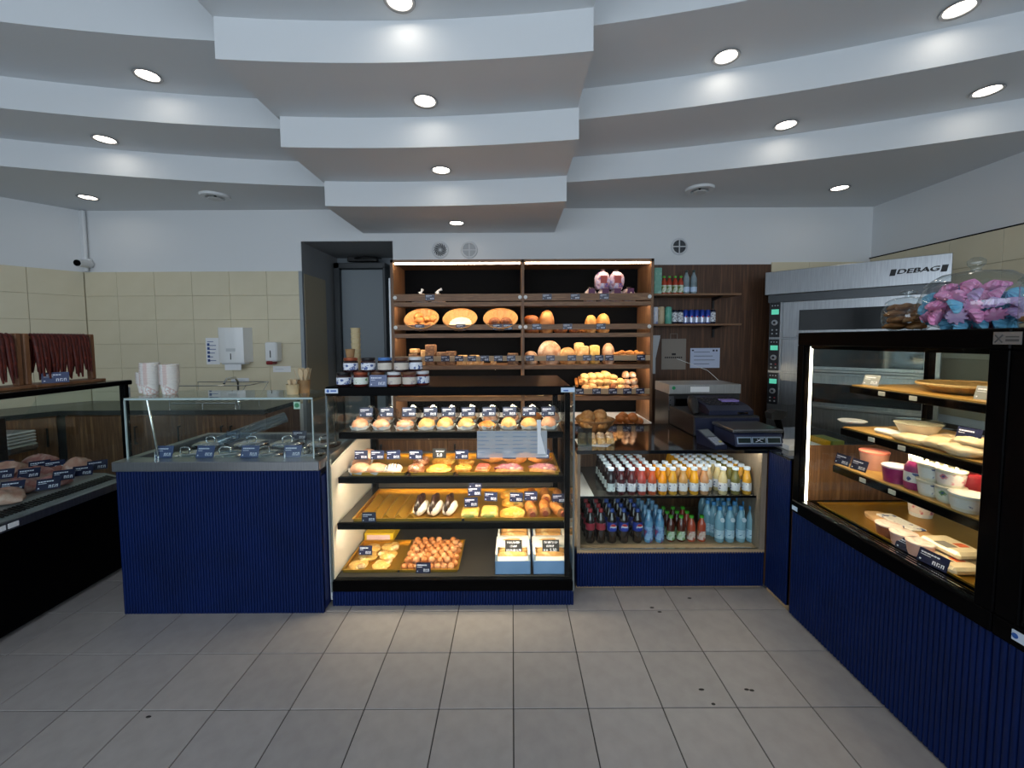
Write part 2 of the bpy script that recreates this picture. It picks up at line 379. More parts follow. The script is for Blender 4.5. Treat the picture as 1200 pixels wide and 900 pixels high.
# ceiling: plasterboard steps, the middle bay hanging lower than the sides
CE = tag(MB().box((-5.4, YF - .1, ZT), (XR + .3, YB + .3, ZT + .1)).build0('ceiling', CEIL), 'white stepped plasterboard ceiling with curved fascias', 'ceiling', kind='structure')
def step(z0, z1, f, x0, x1, name):
    n = 40; xs = [x0 + (x1 - x0) * i / n for i in range(n + 1)]
    poly = [(x, f(x)) for x in xs] + [(x1, YB + .02), (x0, YB + .02)]
    mb = MB(); N = n + 1; vs = [(x, f(x), z) for z in (z0, z1) for x in xs] + [(x, YB, z) for z in (z0, z1) for x in xs]
    fs = []
    for i in range(n):
        fs += [(i, i + 1, N + i + 1, N + i), (i, 2 * N + i, 2 * N + i + 1, i + 1), (N + i, N + i + 1, 3 * N + i + 1, 3 * N + i)]
    fs += [(0, N, 3 * N, 2 * N), (n, 2 * N + n, 3 * N + n, N + n)]
    mb.add(vs, fs); o = mb.build(name, CEIL, CE); shade(o.data, 30); return o
XA, XB = -5.2, XR
step(2.80, 3.00, lambda x: 3.61 - .055 * (x + .85) ** 2, XA, XB, 'soffit_step')
step(3.00, 3.20, lambda x: 3.05 - .058 * (x + 1) ** 2, XA, XB, 'soffit_step')
step(3.20, ZT, lambda x: 2.48 - .06 * (x + 1) ** 2, XA, XB, 'soffit_step')
X0, X1 = -1.475, .428
step(2.565, 2.757, lambda x: 3.37 - .06 * (x + .9) ** 2, X0, X1, 'centre_soffit_step')
step(2.757, 2.950, lambda x: 2.79 - .06 * (x + .9) ** 2, X0 - .02, X1, 'centre_soffit_step')
step(2.950, 3.160, lambda x: 2.257 - .06 * (x + .75) ** 2, X0 - .045, X1 - .01, 'centre_soffit_step')
step(3.160, ZT, lambda x: YF, X0 - .05, X1 - .01, 'centre_soffit_step')
# recessed ceiling spots
ring = MB().lathe([(.062, 0), (.075, -.004), (.078, 0)], 28, cap0=False, cap1=False); ring.lathe([(.062, 0), (.056, .02), (.05, .03)], 28, cap0=False, cap1=False)
disc = MB().lathe([(.0585, .004), (.05, .0035)], 28, cap0=False)
spot = Proto('ceiling_spot', [part('trim_ring', ring, mat('satin_trim', '#8c8c8c', .35, .6), 40), part('lamp_disc', disc, emis('spot_glow', '#fff4e4', LAMP))])
# ring profile faces down: flip disc so it looks downwards
for px, py, z, lab in [(468, 0, 3.16, 'ceiling spot on the highest soffit of the middle bay'), (498, 118, 2.95, 'ceiling spot on the second soffit of the middle bay'), (517, 199, 2.757, 'ceiling spot on the third soffit of the middle bay'), (535, 261, 2.565, 'ceiling spot on the lowest soffit above the bread shelving'),
                       (173, 88, 3.2, 'ceiling spot on the upper curved step over the meat counter side'), (123, 163, 3.0, 'ceiling spot on the middle curved step over the meat counter side'), (103, 231, 2.8, 'ceiling spot on the lowest curved step above the security camera'),
                       (1124, 10, 3.2, 'outer ceiling spot on the upper curved step above the glass case'), (851, 66, 3.2, 'inner ceiling spot on the upper curved step near the middle bay'), (1157, 106, 3.0, 'outer ceiling spot on the middle curved step above the glass case'),
                       (921, 146, 3.0, 'inner ceiling spot on the middle curved step near the middle bay'), (984, 220, 2.8, 'ceiling spot on the lowest curved step above the oven')]:
    p = P(px, py, Z=z); spot.spawn((p.x, p.y, z - .006), lab, 'ceiling light', 'recessed ceiling spots')
for px, py, lab in [(252, 229, 'round white ceiling vent beside the middle bay over the tiled corner'), (820, 221, 'round white ceiling vent above the drinks shelves')]:
    p = P(px, py, Z=2.8); v = thing('ceiling_vent', lab, 'vent', (p.x, p.y, 2.8), group='round ceiling vents')
    MB().lathe([(.12, 0), (.115, -.02), (.075, -.022), (.07, -.004)], 28, cap0=False, cap1=False).build('vent_ring', WHITE, v, 40, False)
    MB().lathe([(.06, -.03), (.055, -.035), (.0, -.036)], 24, cap1=False).build('vent_disc', mat('vent_white', '#c8cac9', .5), v, 40, False)
    MB().cyl((0, 0, 0), (0, 0, -.03), .01).build('vent_stem', DARK, v, 40, False)
# ================================================================ shared small things
def card_mesh(w, h, seed, m=NAVY):
    """upright sign card with a title line and a scribbled price; stands on z=0, faces -Y"""
    r = random.Random(seed); b = MB().box((-w / 2, -.001, 0), (w / 2, .001, h), m=0)
    def bar(x0, z0, x1, z1): b.box((x0, -.0016, z0), (x1, -.0009, z1), m=1)
    x = -w * .42
    while x < w * .18:
        l = w * r.uniform(.04, .12); bar(x, h * .70, min(x + l, w * .3), h * .80); x += l + w * .02
    bar(-w * .42, h * .56, -w * r.uniform(.05, .2), h * .60); bar(-w * .42, h * .14, -w * .36, h * .24)
    for k in range(3):
        x0 = w * (.02 + .14 * k); z = h * r.uniform(.12, .16)
        bar(x0, z, x0 + w * .03, z + h * .26); bar(x0, z + h * .2, x0 + w * .10, z + h * .26); bar(x0 + w * .07, z, x0 + w * .10, z + h * (.26 if k != 1 else .12))
    return b
CARDS = {}
def card(loc, label, group, w=.075, h=.052, tilt=.18, rz=0, m=NAVY, seed=None):
    k = (round(w, 3), round(h, 3), m.name, (random.randrange(3) if seed is None else seed))
    if k not in CARDS: CARDS[k] = P1('price_card', card_mesh(w, h, k[3] + 11, m), [m, INK])
    return CARDS[k].spawn(loc, label, 'price card', group, rz=rz, rx=-tilt)
def ribs(x0, x1, y, z0, z1, pitch=.016, depth=.007):
    """corrugated front panel, facing -Y, grooves vertical"""
    n = max(2, int(round((x1 - x0) / pitch))); p = (x1 - x0) / n; b = MB(); vs = []
    prof = [(0, 0), (.12, -.8), (.3, -1), (.7, -1), (.88, -.8)]
    pts = [(x0 + (i + t) * p, y + d * depth) for i in range(n) for t, d in prof] + [(x1, y)]
    N = len(pts); vs = [(x, yy, z0) for x, yy in pts] + [(x, yy, z1) for x, yy in pts]
    fs = [(i, i + 1, N + i + 1, N + i) for i in range(N - 1)]
    vs += [(x0, y + .01, z0), (x1, y + .01, z0), (x0, y + .01, z1), (x1, y + .01, z1)]; q = 2 * N
    fs += [(q, q + 2, q + 3, q + 1), (0, N, q + 2, q), (N - 1, q + 1, q + 3, 2 * N - 1)]
    fs += [tuple(range(N))[::-1] + (q, q + 1), tuple(range(N, 2 * N)) + (q + 3, q + 2)]
    return b.add(vs, fs)
def cuboid(x0, y0, z0, x1, y1, z1, bev=0): return MB().box((x0, y0, z0), (x1, y1, z1), bev)
# ================================================================ LEFT: meat counter
FX, FY0, FY1, FXB = -2.53, .75, 2.73, -3.42
MC = thing('meat_counter', 'long black refrigerated meat counter with curved glass and black base', 'display counter', ((FX + FXB) / 2, 1.74, 0))
cuboid(FXB, FY0, .02, FX - .03, FY1, .545, .006).build('base', BLACK, MC)
cuboid(FXB + .05, FY0 + .02, 0, FX - .08, FY1 - .02, .03).build('plinth', BLACKM, MC)
GREYP = mat('grey_deck', '#989b9d', .4, .3)
MB().prism([(FX - .03, .545), (FX, .555), (FX, .60), (FX - .012, .605), (FX - .06, .585), (FX - .06, .545)], FY0, FY1, 1).build('front_rail', STEELH, MC)
MB().prism([(FX - .06, .56), (FX - .06, .585), (FX - .2, .62), (FXB + .04, .63), (FXB + .04, .56)], FY0, FY1, 1).build('deck', GREYP, MC)
vb = MB(); y = FY0 + .02
while y < FY1 - .03:
    vb.prism([(FX - .10, .5955), (FX - .10, .600), (FX - .165, .6155), (FX - .165, .611)], y, y + .011, 1); y += .019
tag(vb.build('vent_slots', BLACKM, MC), kind='stuff')
# glass front leaning slightly back, glass end, black top rail with glass shelf
MB().prism([(FX - .015, .60), (FX - .02, 1.22), (FX - .026, 1.22), (FX - .021, .60)], FY0, FY1, 1).build('front_glass', GLASS, MC)
MB().prism([(FX - .03, .6), (FX - .03, 1.22), (FXB + .35, 1.22), (FXB + .06, .85), (FXB + .06, .6)], FY1 - .012, FY1 - .006, 1).build('end_glass', GLASS, MC)
cuboid(FX - .045, FY0, 1.215, FX + .0, FY1 + .02, 1.245, .006).build('top_rail', BLACK, MC)
cuboid(FX - .50, FY0, 1.232, FX - .045, FY1, 1.244).build('top_shelf_glass', GLASSG, MC)
eb = MB().box((FX - .05, FY1 - .03, .6), (FX - .01, FY1, 1.22), .004); eb.build('end_post', BLACK, MC)
cuboid(FX - .045, FY1 - .005, 1.12, FX - .01, FY1 + .012, 1.2, .004).build('corner_bracket', CHROME, MC)
cuboid(FXB, FY0, .545, FXB + .05, FY1, 1.0, .005).build('rear_panel', BLACKM, MC)
MB().box((FX - .42, FY0, 1.205), (FX - .36, FY1 - .02, 1.232), .004).build('shelf_bar', BLACKM, MC)
for k, y in enumerate((1.99, 2.045)):
    cuboid(FX - .003, y - .022, .565, FX + .003, y + .022, .590).build('rail_label', PAPER, MC)
# meat on the deck
MEAT = [mat('raw_pork', '#d09790', .35, noise=('#b86f69', '#e4bfb6'), nscale=14, coat=.3), mat('raw_poultry', '#dbb29c', .35, noise=('#c99280', '#ecd0bc'), nscale=12, coat=.3), mat('sausage_meat', '#96564c', .35, noise='#b87a6a', nscale=20, coat=.2)]
for k, (px, py, rx, ry, rz, m, lab) in enumerate([
        (8, 583, .13, .09, .05, 1, 'pale raw poultry piece by the vent slots of the meat counter'), (28, 571, .12, .08, .05, 0, 'raw pink meat cut behind the poultry in the meat counter'),
        (14, 553, .13, .09, .06, 1, 'orange-tinted raw meat piece behind the pink cuts'), (45, 556, .14, .10, .05, 0, 'long raw pork cut in the middle of the meat deck'),
        (70, 563, .10, .07, .04, 0, 'flat raw pork slice between three price cards'), (52, 543, .13, .09, .06, 0, 'large raw pork joint at the back of the meat deck'),
        (95, 549, .09, .08, .065, 1, 'pale round meat roll near the end glass'), (75, 551, .10, .07, .05, 2, 'reddish minced meat piece beside the pale roll')]):
    p = P(px, py, Z=.655)
    tag(MB().blob((rx * .8, ry * .9, rz), (p.x - .03, p.y, .628), 18, 10, .5, .12, k + 3).build0('raw_meat', MEAT[m], 60), lab, 'meat')
for k, (px, py) in enumerate([(20, 545), (47, 549), (33, 559), (13, 575), (56, 572), (74, 561), (78, 545), (96, 556), (114, 549), (2, 560)]):
    p = P(px, py, Z=.68)
    card((p.x, min(p.y, 2.64), .672), 'dark navy price card standing among raw meat in the black counter', 'meat price cards', .095, .062, .5, rz=.5 + .25 * random.random())
# trays stacked at the left
for k in range(4):
    p = P(8, 528, Z=.66); t = MB().box((-.13, -.1, 0), (.13, .1, .02), .008); t.box((-.115, -.085, .012), (.115, .085, .022), .004, m=1)
    o = t.build0('meat_tray', [mat('white_plastic', '#cfd1d0', .35), GREYP]); o.location = (p.x - .06, p.y + .05, .70 + k * .024)
    tag(o, ['lowest', 'second', 'third', 'topmost'][k] + ' white tray in the stack inside the meat counter', 'tray')
pb = P(8, 528, Z=.66); tag(MB().box((pb.x - .2, pb.y - .06, .63), (pb.x + .08, pb.y + .16, .70), .02).build0('steel_pan', STEELH), 'steel pan under the stack of white trays', 'pan')
# sausage racks on the glass shelf
RW = mat('rack_wood', '#8a6040', .55, noise='#70492d', nscale=6, stretch=(6, 6, 1)); SAUS = [mat('smoked_sausage', '#5c1f19', .45, noise=('#45140f', '#742e22'), nscale=30, spec=.3), mat('smoked_sausage_dark', '#4b1712', .45, noise='#66271d', nscale=25, spec=.3)]
RX = -2.72
def sausage_rack(y0, y1, lab, lab2, n, seed):
    r = random.Random(seed)
    t = thing('sausage_rack', lab, 'rack', (RX, (y0 + y1) / 2, 1.245))
    cuboid(RX - .075, y0 - .018, 1.245, RX + .075, y1 + .018, 1.262, .003).build('base_board', RW, t)
    for y in (y0, y1): cuboid(RX - .018, y - .014, 1.262, RX + .018, y + .014, 1.548, .004).build('post', RW, t)
    MB().cyl((RX, y0, 1.525), (RX, y1, 1.525), .008).build('rod', RW, t)
    for k in range(n):
        y = y0 + .026 + (y1 - y0 - .052) * (k + .5) / n; L1 = r.uniform(.2, .25); L2 = r.uniform(.2, .25); sw = r.uniform(-.014, .014)
        pts = [(RX + .034 + r.uniform(-.004, .006), y + sw, 1.525 - L1), (RX + .03, y + sw * .6, 1.525 - L1 * .6), (RX + .022, y, 1.515), (RX + .013, y, 1.535), (RX, y, 1.5415), (RX - .013, y, 1.535), (RX - .022, y, 1.515), (RX - .03, y - sw * .6, 1.525 - L2 * .6), (RX - .034, y - sw, 1.525 - L2)]
        rr = .0118; tag(MB().tube(pts, [.004, rr, rr, rr * .9, rr * .85, rr * .9, rr, rr, .004], 7).build0('smoked_sausage', SAUS[k % 2], 60), lab2, 'sausage', 'sausages of the ' + ' '.join(lab2.split()[-2:]))
sausage_rack(2.31, 2.67, 'wooden rack of sausages at the end of the meat counter top', 'dark smoked sausage folded over rod of the end rack', 17, 1)
sausage_rack(1.93, 2.27, 'second wooden sausage rack further from the tiled corner', 'dark smoked sausage folded over rod of the second rack', 13, 2)
p = P(65, 445, X=-2.665); card((p.x, p.y, 1.262), 'blue-grey price card leaning before the sausage rack', 'sausage card', .11, .062, .25, rz=.75, m=mat('slate_card', '#39456b', .3))
# ================================================================ back worktop and cabinets
WT = mat('dark_worktop', '#2b2d2c', .25, noise='#353835', nscale=40)
bk = thing('worktop', 'dark stone worktop along the beige tiled walls', 'worktop', (-3.3, 3.9, .86))
MB().prism([(DX0 - .06, YB - .016), (DX0 - .06, 3.58), (-3.95, 3.58), (-4.72, 2.52), (-5.15, 2.85), (XL0 - .03, YB - .075), (XL0 + .02, YB - .016)], .86, .90).build('slab', WT, bk)
HB = mat('handle_black', '#141414', .35)
def cab(name, lab, x0, x1, z1, y0, hx, yb=YB - .03, m=WOODC, loc=None):
    t = thing(name, lab, 'cabinet', ((x0 + x1) / 2, (y0 + yb) / 2, 0))
    cuboid(x0, y0 + .02, .08, x1, yb, z1).build('carcass', m, t); cuboid(x0 + .01, y0 + .05, 0, x1 - .01, yb, .08).build('kickboard', BLACKM, t)
    for a, b, h in hx:
        d = cuboid(a + .002, y0, .10, b - .002, y0 + .02, z1 - .01, .0015).build('door', m, t)
        hb = MB(); hb.box((h - .006, y0 - .03, .60), (h + .006, y0 - .02, .76), .002).box((h - .005, y0 - .022, .60), (h + .005, y0, .612)).box((h - .005, y0 - .022, .748), (h + .005, y0, .76)); hb.build('handle', HB, d)
    return t
cab('base_cabinet', 'walnut two-door base cabinet next to the doorway strip', -2.88, -2.16, .858, 3.6, [(-2.88, -2.505, -2.545), (-2.505, -2.16, -2.465)])
cab('base_cabinet', 'walnut single-door base cabinet left of the two-door one', -3.26, -2.88, .858, 3.6, [(-3.26, -2.88, -2.92)])
cab('base_cabinet', 'walnut single-door base cabinet in the tiled corner', -3.93, -3.26, .858, 3.6, [(-3.93, -3.26, -3.30)])
dg = thing('base_cabinet', 'walnut base cabinet set at an angle along the slanting wall', 'cabinet', (-4.335, 3.06, 0), math.atan2(1.06, .77))
MB().box((-.63, 0.02, .08), (.63, .45, .858)).build('carcass', WOODC, dg, world=False); MB().box((-.62, .05, 0), (.62, .45, .08)).build('kickboard', BLACKM, dg, world=False)
for a in (-.63, 0):
    d = MB().box((a + .002, 0, .1), (a + .628, .02, .85), .0015).build('door', WOODC, dg, world=False)
    MB().box((a + .56, -.03, .60), (a + .572, -.02, .76), .002).box((a + .56, -.022, .6), (a + .572, 0, .61)).box((a + .56, -.022, .75), (a + .572, 0, .76)).build('handle', HB, d, world=False)
# things on the tiled wall
def onback(x0, y0, x1, y1, Y=YB - .016):
    a = P(x0, y0, Y=Y); b = P(x1, y1, Y=Y); return a.x, b.x, b.z, a.z
x0, x1, z0, z1 = onback(257, 384, 291, 427, YB - .10)
td = thing('towel_dispenser', 'white paper towel dispenser on the beige tiles', 'dispenser', ((x0 + x1) / 2, YB - .08, z0))
MB().prism([(x0, YB - .016), (x0 + .006, YB - .13), (x0 + .03, YB - .15), (x1 - .05, YB - .15), (x1 - .02, YB - .13), (x1, YB - .016)], z0 + .02, z1).build('shell', mat('dispenser_white', '#e4e6e5', .3), td, 40)
MB().box((x0 + .02, YB - .13, z0), (x1 - .02, YB - .03, z0 + .025), .01).build('outlet', WHITE, td)
cuboid((x0 + x1) / 2 - .045, YB - .152, z0 + .13, (x0 + x1) / 2 + .045, YB - .149, z0 + .16, .001).build('maker_plate', mat('pale_grey', '#c4c8c9', .4), td)
cuboid((x0 + x1) / 2 - .006, YB - .152, z0 + .05, (x0 + x1) / 2 + .002, YB - .149, z0 + .11).build('level_window', BLACKM, td)
MB().box((x0 + .05, YB - .12, z0 - .055), (x1 - .06, YB - .115, z0 + .002)).build('paper_towel', PAPER, td)
x0, x1, z0, z1 = onback(313, 401, 328, 427, YB - .07)
sd = thing('soap_dispenser', 'small white soap dispenser with red lever beside the doorway', 'dispenser', ((x0 + x1) / 2, YB - .06, z0))
cuboid(x0, YB - .12, z0 + .03, x1, YB - .016, z1, .012).build('shell', _M['dispenser_white'], sd)
cuboid((x0 + x1) / 2 - .008, YB - .122, z0 + .07, (x0 + x1) / 2 + .001, YB - .119, z0 + .14).build('level_window', BLACKM, sd)
cuboid(x0 + .01, YB - .125, z0, x1 - .045, YB - .03, z0 + .035, .008).build('lever', mat('red_plastic', '#7d1a1c', .35), sd)
def sheet(name, lab, x0, x1, z0, z1, Y, lines, m=PAPER, ink=BLUEINK, cat='notice', marks=None):
    b = MB().box((x0, Y - .003, z0), (x1, Y, z1), m=0); w = x1 - x0; h = z1 - z0; r = random.Random(lab)
    for k in range(lines):
        z = z1 - h * (k + 1) / (lines + 1); b.box((x0 + w * .12, Y - .0036, z - h * .012), (x0 + w * r.uniform(.5, .9), Y - .0029, z + h * .012), m=1)
    for (a, c, d, e) in marks or (): b.box((x0 + w * a, Y - .0036, z0 + h * c), (x0 + w * d, Y - .0029, z0 + h * e), m=1)
    return tag(b.build0(name, [m, ink]), lab, cat)
Yt = YB - .016
sheet('notice_sheet', 'white handwashing notice beside the towel dispenser', *onback(241, 396, 258, 427), Yt, 6, marks=[(.1, .1 + .15 * k, .28, .2 + .15 * k) for k in range(5)])
sheet('wall_label', 'small white label strip below the soap dispenser', *onback(320, 429, 341, 436), Yt, 1)
sheet('wall_label', 'small white label strip below the towel dispenser', *onback(271, 443, 292, 448), Yt, 1)
# dish rack on the worktop
dr = MB(); a, b = XP(213, 3.85, 1.1), XP(300, 3.85, 1.1)
dr.tube([(a, 3.7, 1.10), (b, 3.7, 1.10), (b - .1, 3.7, .94), (a, 3.7, .94)], .005, 6, closed=True); dr.tube([(a, 4.05, 1.10), (b, 4.05, 1.10), (b - .1, 4.05, .94), (a, 4.05, .94)], .005, 6, closed=True)
for k in range(9): x = a + (b - a - .1) * k / 8; dr.tube([(x, 3.7, .94), (x, 4.05, .94)], .004, 6); dr.tube([(x, 3.7, .94), (x, 3.7, .9)], .004, 6) if k % 4 == 0 else None
dr.tube([(b, 3.7, 1.1), (b, 4.05, 1.1)], .005, 6); dr.tube([(b - .1, 4.05, .94), (b - .1, 4.05, .9)], .004, 6)
tag(dr.build0('dish_rack', CHROME, 60), 'wire dish rack on the dark worktop', 'dish rack')
fa = XP(269, 3.95, 1.0); tag(MB().tube([(fa, 4.08, .90), (fa, 4.08, 1.10), (fa, 4.04, 1.14), (fa, 3.92, 1.14), (fa, 3.88, 1.10)], .011, 8).lathe([(.025, .0), (.022, .03)], 12, (fa, 4.08, .9)).build0('kitchen_tap', CHROME, 60), 'chrome tap behind the dish rack', 'tap')
# security camera
p = P(93, 308, Y=YB - .12); cc = thing('security_camera', 'small white security camera in the wall corner', 'camera', (p.x, YB - .02, p.z))
MB().box((p.x - .05, YB - .05, p.z - .02), (p.x + .02, YB, p.z + .06), .01).build('bracket', WHITE, cc)
MB().cyl((p.x, YB - .02, p.z + .005), (p.x + .012, YB - .15, p.z - .006), .038, 18).build('housing', mat('camera_white', '#d3d5d6', .3), cc, 40)
MB().cyl((p.x + .012, YB - .148, p.z - .006), (p.x + .0135, YB - .158, p.z - .007), .030, 18).build('lens', BLACK, cc, 40)
# ================================================================ blue salad counter
AX0, AX1, AY0, AY1 = -2.145, -1.042, 2.195, 2.90
SCN = thing('salad_counter', 'blue ribbed counter with steel top and glass guard', 'counter', ((AX0 + AX1) / 2, (AY0 + AY1) / 2, 0))
cuboid(AX0, AY0 + .008, .012, AX1, AY1, .76).build('body', mat('navy_carcass', '#0a1f5e', .45), SCN)
tag(ribs(AX0, AX1, AY0 + .008, 0.0, .80).build('ribbed_front', BLUE, SCN, 35), kind='stuff')
rim = MB().box((AX0 - .01, AY0 - .01, .80), (AX1 + .003, AY0 + .09, .853), .004).box((AX0 - .01, AY1 - .05, .80), (AX1 + .003, AY1, .853), .004).box((AX0 - .01, AY0 + .09, .80), (AX0 + .04, AY1 - .05, .853), .003).box((AX1 - .03, AY0 + .09, .80), (AX1 + .003, AY1 - .05, .853), .003)
rim.build('steel_rim', STEELH, SCN); cuboid(AX0 + .03, AY0 + .04, .76, AX1 - .02, AY1 - .04, .812).build('steel_deck', STEELH, SCN)
GY = AY0 + .055
cuboid(AX0 + .02, GY, .853, AX1 - .05, GY + .006, 1.178).build('guard_front', glass('guard_glass', '#f4f9f8', .04), SCN)
cuboid(AX0 + .02, GY + .006, .853, AX0 + .026, GY + .5, 1.178).build('guard_side', GLASS, SCN)
cuboid(AX1 - .056, GY + .006, .853, AX1 - .05, GY + .5, 1.178).build('guard_side', GLASS, SCN)
cuboid(AX0 + .03, GY - .01, 1.180, AX1 - .045, GY + .33, 1.192, .003).build('guard_shelf', glass('shelf_glass', '#e4efee', .10), SCN)
GE = mat('glass_edge', '#a9bdbd', .15, coat=.5)
for x in (AX0 + .02, AX1 - .056): cuboid(x, GY - .004, .853, x + .006, GY + .004, 1.178).build('glass_edge', GE, SCN)
cuboid(AX0 + .03, GY - .012, 1.181, AX1 - .045, GY - .009, 1.191).build('glass_edge', GE, SCN)
MB().tube([(AX0 + .13, GY + .02, 1.178), (AX0 + .175, GY + .02, .853)], .006, 8).build('guard_strut', CHROME, SCN, 40)
MB().tube([(AX1 - .06, GY + .3, 1.178), (AX1 - .06, GY + .3, .853)], .006, 8).build('guard_strut', CHROME, SCN, 40)
p = P(348, 475, Y=GY); cuboid(p.x - .018, GY - .001, p.z - .02, p.x + .018, GY, p.z + .02).build('sticker', mat('green_sticker', '#9fc4ae', .5), SCN)
MB().lathe([(.013, 0), (.013, .001)], 16).xf(Matrix.Translation((p.x, GY - .001, p.z)) @ Matrix.Rotation(PI / 2, 4, 'X')).build('sticker_mark', mat('green_mark', '#2f7d52', .5), SCN)
# round wells with lids
pan = MB().lathe([(.10, 0), (.105, .012), (.100, .02), (.098, .02)], 28, cap1=False); lid = MB().lathe([(.102, .018), (.098, .026), (.06, .034), (.0, .040)], 28, cap0=False, cap1=False)
knob = MB().tube([(-.028, 0, .036), (-.028, 0, .056), (-.015, 0, .064), (.015, 0, .064), (.028, 0, .056), (.028, 0, .036)], .005, 8)
well = Proto('lidded_pan', [part('pan_rim', pan, mat('pan_gap_shade', '#5d5f61', .2, .9), 40), part('lid', lid, mat('lid_steel', '#d2d4d5', .14, 1), 60), part('lid_handle', knob, CHROME, 60, 1)])  # shade of the gaps round the lids put into the rim colour
for k, px in enumerate((217, 264, 310, 360)): well.spawn((XP(px, 2.41, .83), 2.41, .812), 'round steel lidded pan in the front row under the guard', 'pan', 'front lidded pans', rz=.4 * k)
for k, px in enumerate((247, 295, 337, 380)): well.spawn((min(XP(px, 2.68, .83), AX1 - .13), 2.68, .812), 'round steel lidded pan in the back row under the guard', 'pan', 'back lidded pans', rz=.3 * k)
SLATE = mat('slate_blue_card', '#3d4d78', .3)
for k, px in enumerate((191, 239.5, 292, 342)): card((XP(px, 2.27, .88), 2.268, .853), 'blue-grey name card before the front lidded pans', 'pan cards front', .098, .066, .35, m=SLATE, seed=k % 3)
for k, px in enumerate((272, 350)): card((XP(px, 2.84, .86), 2.84, .813), 'dark blue name card behind the back lidded pans', 'pan cards back', .098, .062, .25, m=NAVY, seed=k)
for k, px in enumerate((182, 334)): tag(MB().tube([(XP(px, 2.27, .84), 2.27, .853), (XP(px, 2.27, .84), 2.27, .885)], .005).build0('card_clip', CHROME, 60), 'small chrome card clip on the steel deck', 'clip', 'chrome card clips')
# clear bluish tube slanting across the deck
q0 = P(268, 523, Z=.90); q1 = P(338, 493, Z=1.0)
tag(MB().tube([(XP(262, 2.55, .885), 2.5, .885), (XP(335, 2.75, .99), 2.75, .99)], .035, 14).build0('clear_tube', glass('tube_clear', '#cfe2f2', .22), 50), 'clear bluish tube leaning across the lidded pans', 'plastic roll')
# paper cups
cupw = mat('paper_cup', '#e3e0da', .6, noise=('#e6e3de', '#c9a59b', '#dfe2e0'), nscale=30, pos=(.45, .62)); 
pc = MB().lathe([(.035, 0), (.0435, .058), (.0485, .0595), (.049, .063), (.0485, .0655), (.043, .066), (.034, .004)], 18, cap1=False)
pcup = P1('paper_cup', pc, cupw, 50); tcup = P1('paper_cup', MB().lathe([(.042, 0), (.049, .07), (.051, .073), (.048, .074), (.040, .006)], 18, cap1=False), cupw, 50)
for px, n, d, lab in ((176.5, 13, 'taller', 'printed white paper cup in the taller stack on the glass shelf'), (199, 12, 's', 'printed white paper cup in the shorter stack on the glass shelf')):
    x = XP(px, 2.42, 1.25)
    for k in range(n):
        (pcup).spawn((x + random.uniform(-.0015, .0015), 2.42, 1.192 + k * .0098), lab, 'cup', 'cups of the %s stack' % ('taller' if n == 13 else 'shorter'))
x = XP(171, 2.5, 1.25) + .02
for k in range(7): pcup.spawn((x, 2.48, 1.192 + k * .0098), 'white paper cup in the low stack behind the others', 'cup', 'cups of the low stack')
KRAFT = mat('kraft_cup', '#a9875f', .7, noise='#8d6b47', nscale=20); SPW = mat('birch_spoon', '#cdb590', .6)
sp_cup = MB().lathe([(.030, 0), (.037, .075), (.039, .077), (.036, .077), (.029, .004)], 18, cap1=False)
def spoon():
    b = MB(); pr = [(-.002, .004), (.03, .004), (.08, .005), (.10, .011), (.115, .013), (.128, .010), (.133, .003)]
    vs = [(x * 1, s, z) for z in (0, .002) for s, x in []]
    poly = [(w, z) for z, w in pr] + [(-w, z) for z, w in pr[::-1]]
    return b.prism(poly, -.001, .001, 1)
spn = P1('wooden_spoon', spoon(), SPW)
for px, Y, lab, m, n, up in ((343, 2.38, 'pale', mat('cream_cup', '#c9b48c', .7), 6, -.04), (356, 2.44, 'brown', KRAFT, 11, 0)):
    x = XP(px, Y, 1.23); z = 1.192; o = P1('spoon_cup', sp_cup if m is KRAFT else MB().lathe([(.030, 0), (.036, .055), (.038, .057), (.035, .057), (.029, .004)], 18, cap1=False), m, 50).spawn((x, Y, z), lab + ' paper cup holding wooden spoons on the glass shelf', 'cup')
    for k in range(n):
        a = 2 * PI * k / n + .3; spn.spawn((x + .012 * math.cos(a), Y + .012 * math.sin(a), z + .008), 'small wooden spoon in the %s paper cup' % lab, 'spoon', 'spoons in the %s cup' % lab, rz=a + PI / 2, rx=random.uniform(.08, .3), scale=(.8, 1, .6) if up else (.95, 1, 1.05))
# ================================================================ CENTRE: pastry case
CX0, CX1, CYF, CYR, CZT = -1.022, .342, 2.255, 2.95, 1.245
PC = thing('pastry_case', 'glass pastry display case with black frame and blue ribbed base', 'display case', ((CX0 + CX1) / 2, (CYF + CYR) / 2, 0))
tag(ribs(CX0, CX1, CYF + .008, 0, .083).build('ribbed_base', BLUE, PC, 35), kind='stuff')
cuboid(CX0, CYF + .012, .01, CX1, CYR, .083).build('plinth', mat('navy_carcass'), PC)
cuboid(CX0, CYF - .004, .083, CX1, CYR, .150, .006).build('deck', BLACK, PC)
cuboid(CX0 + .02, CYF + .03, .150, CX1 - .02, CYR - .02, .1535).build('deck_sheet', mat('dark_deck', '#2a2724', .5), PC)
cuboid(CX0, CYF - .005, 1.196, CX1 - .055, CYF + .03, CZT, .003).build('top_rail', BLACK, PC)
cuboid(CX0 + .0, CYF + .03, 1.215, CX1 - .02, CYR, 1.243).build('top_panel', BLACK, PC)
cuboid(CX0 + .004, CYF, .150, CX1 - .002, CYF + .006, 1.205).build('front_glass', GLASS, PC)
cuboid(CX1 - .008, CYF + .006, .150, CX1 - .002, CYR - .02, 1.215).build('side_glass', GLASS, PC)
cuboid(CX0 + .004, CYF + .006, .70, CX0 + .010, CYR - .02, 1.215).build('side_glass', GLASS, PC)
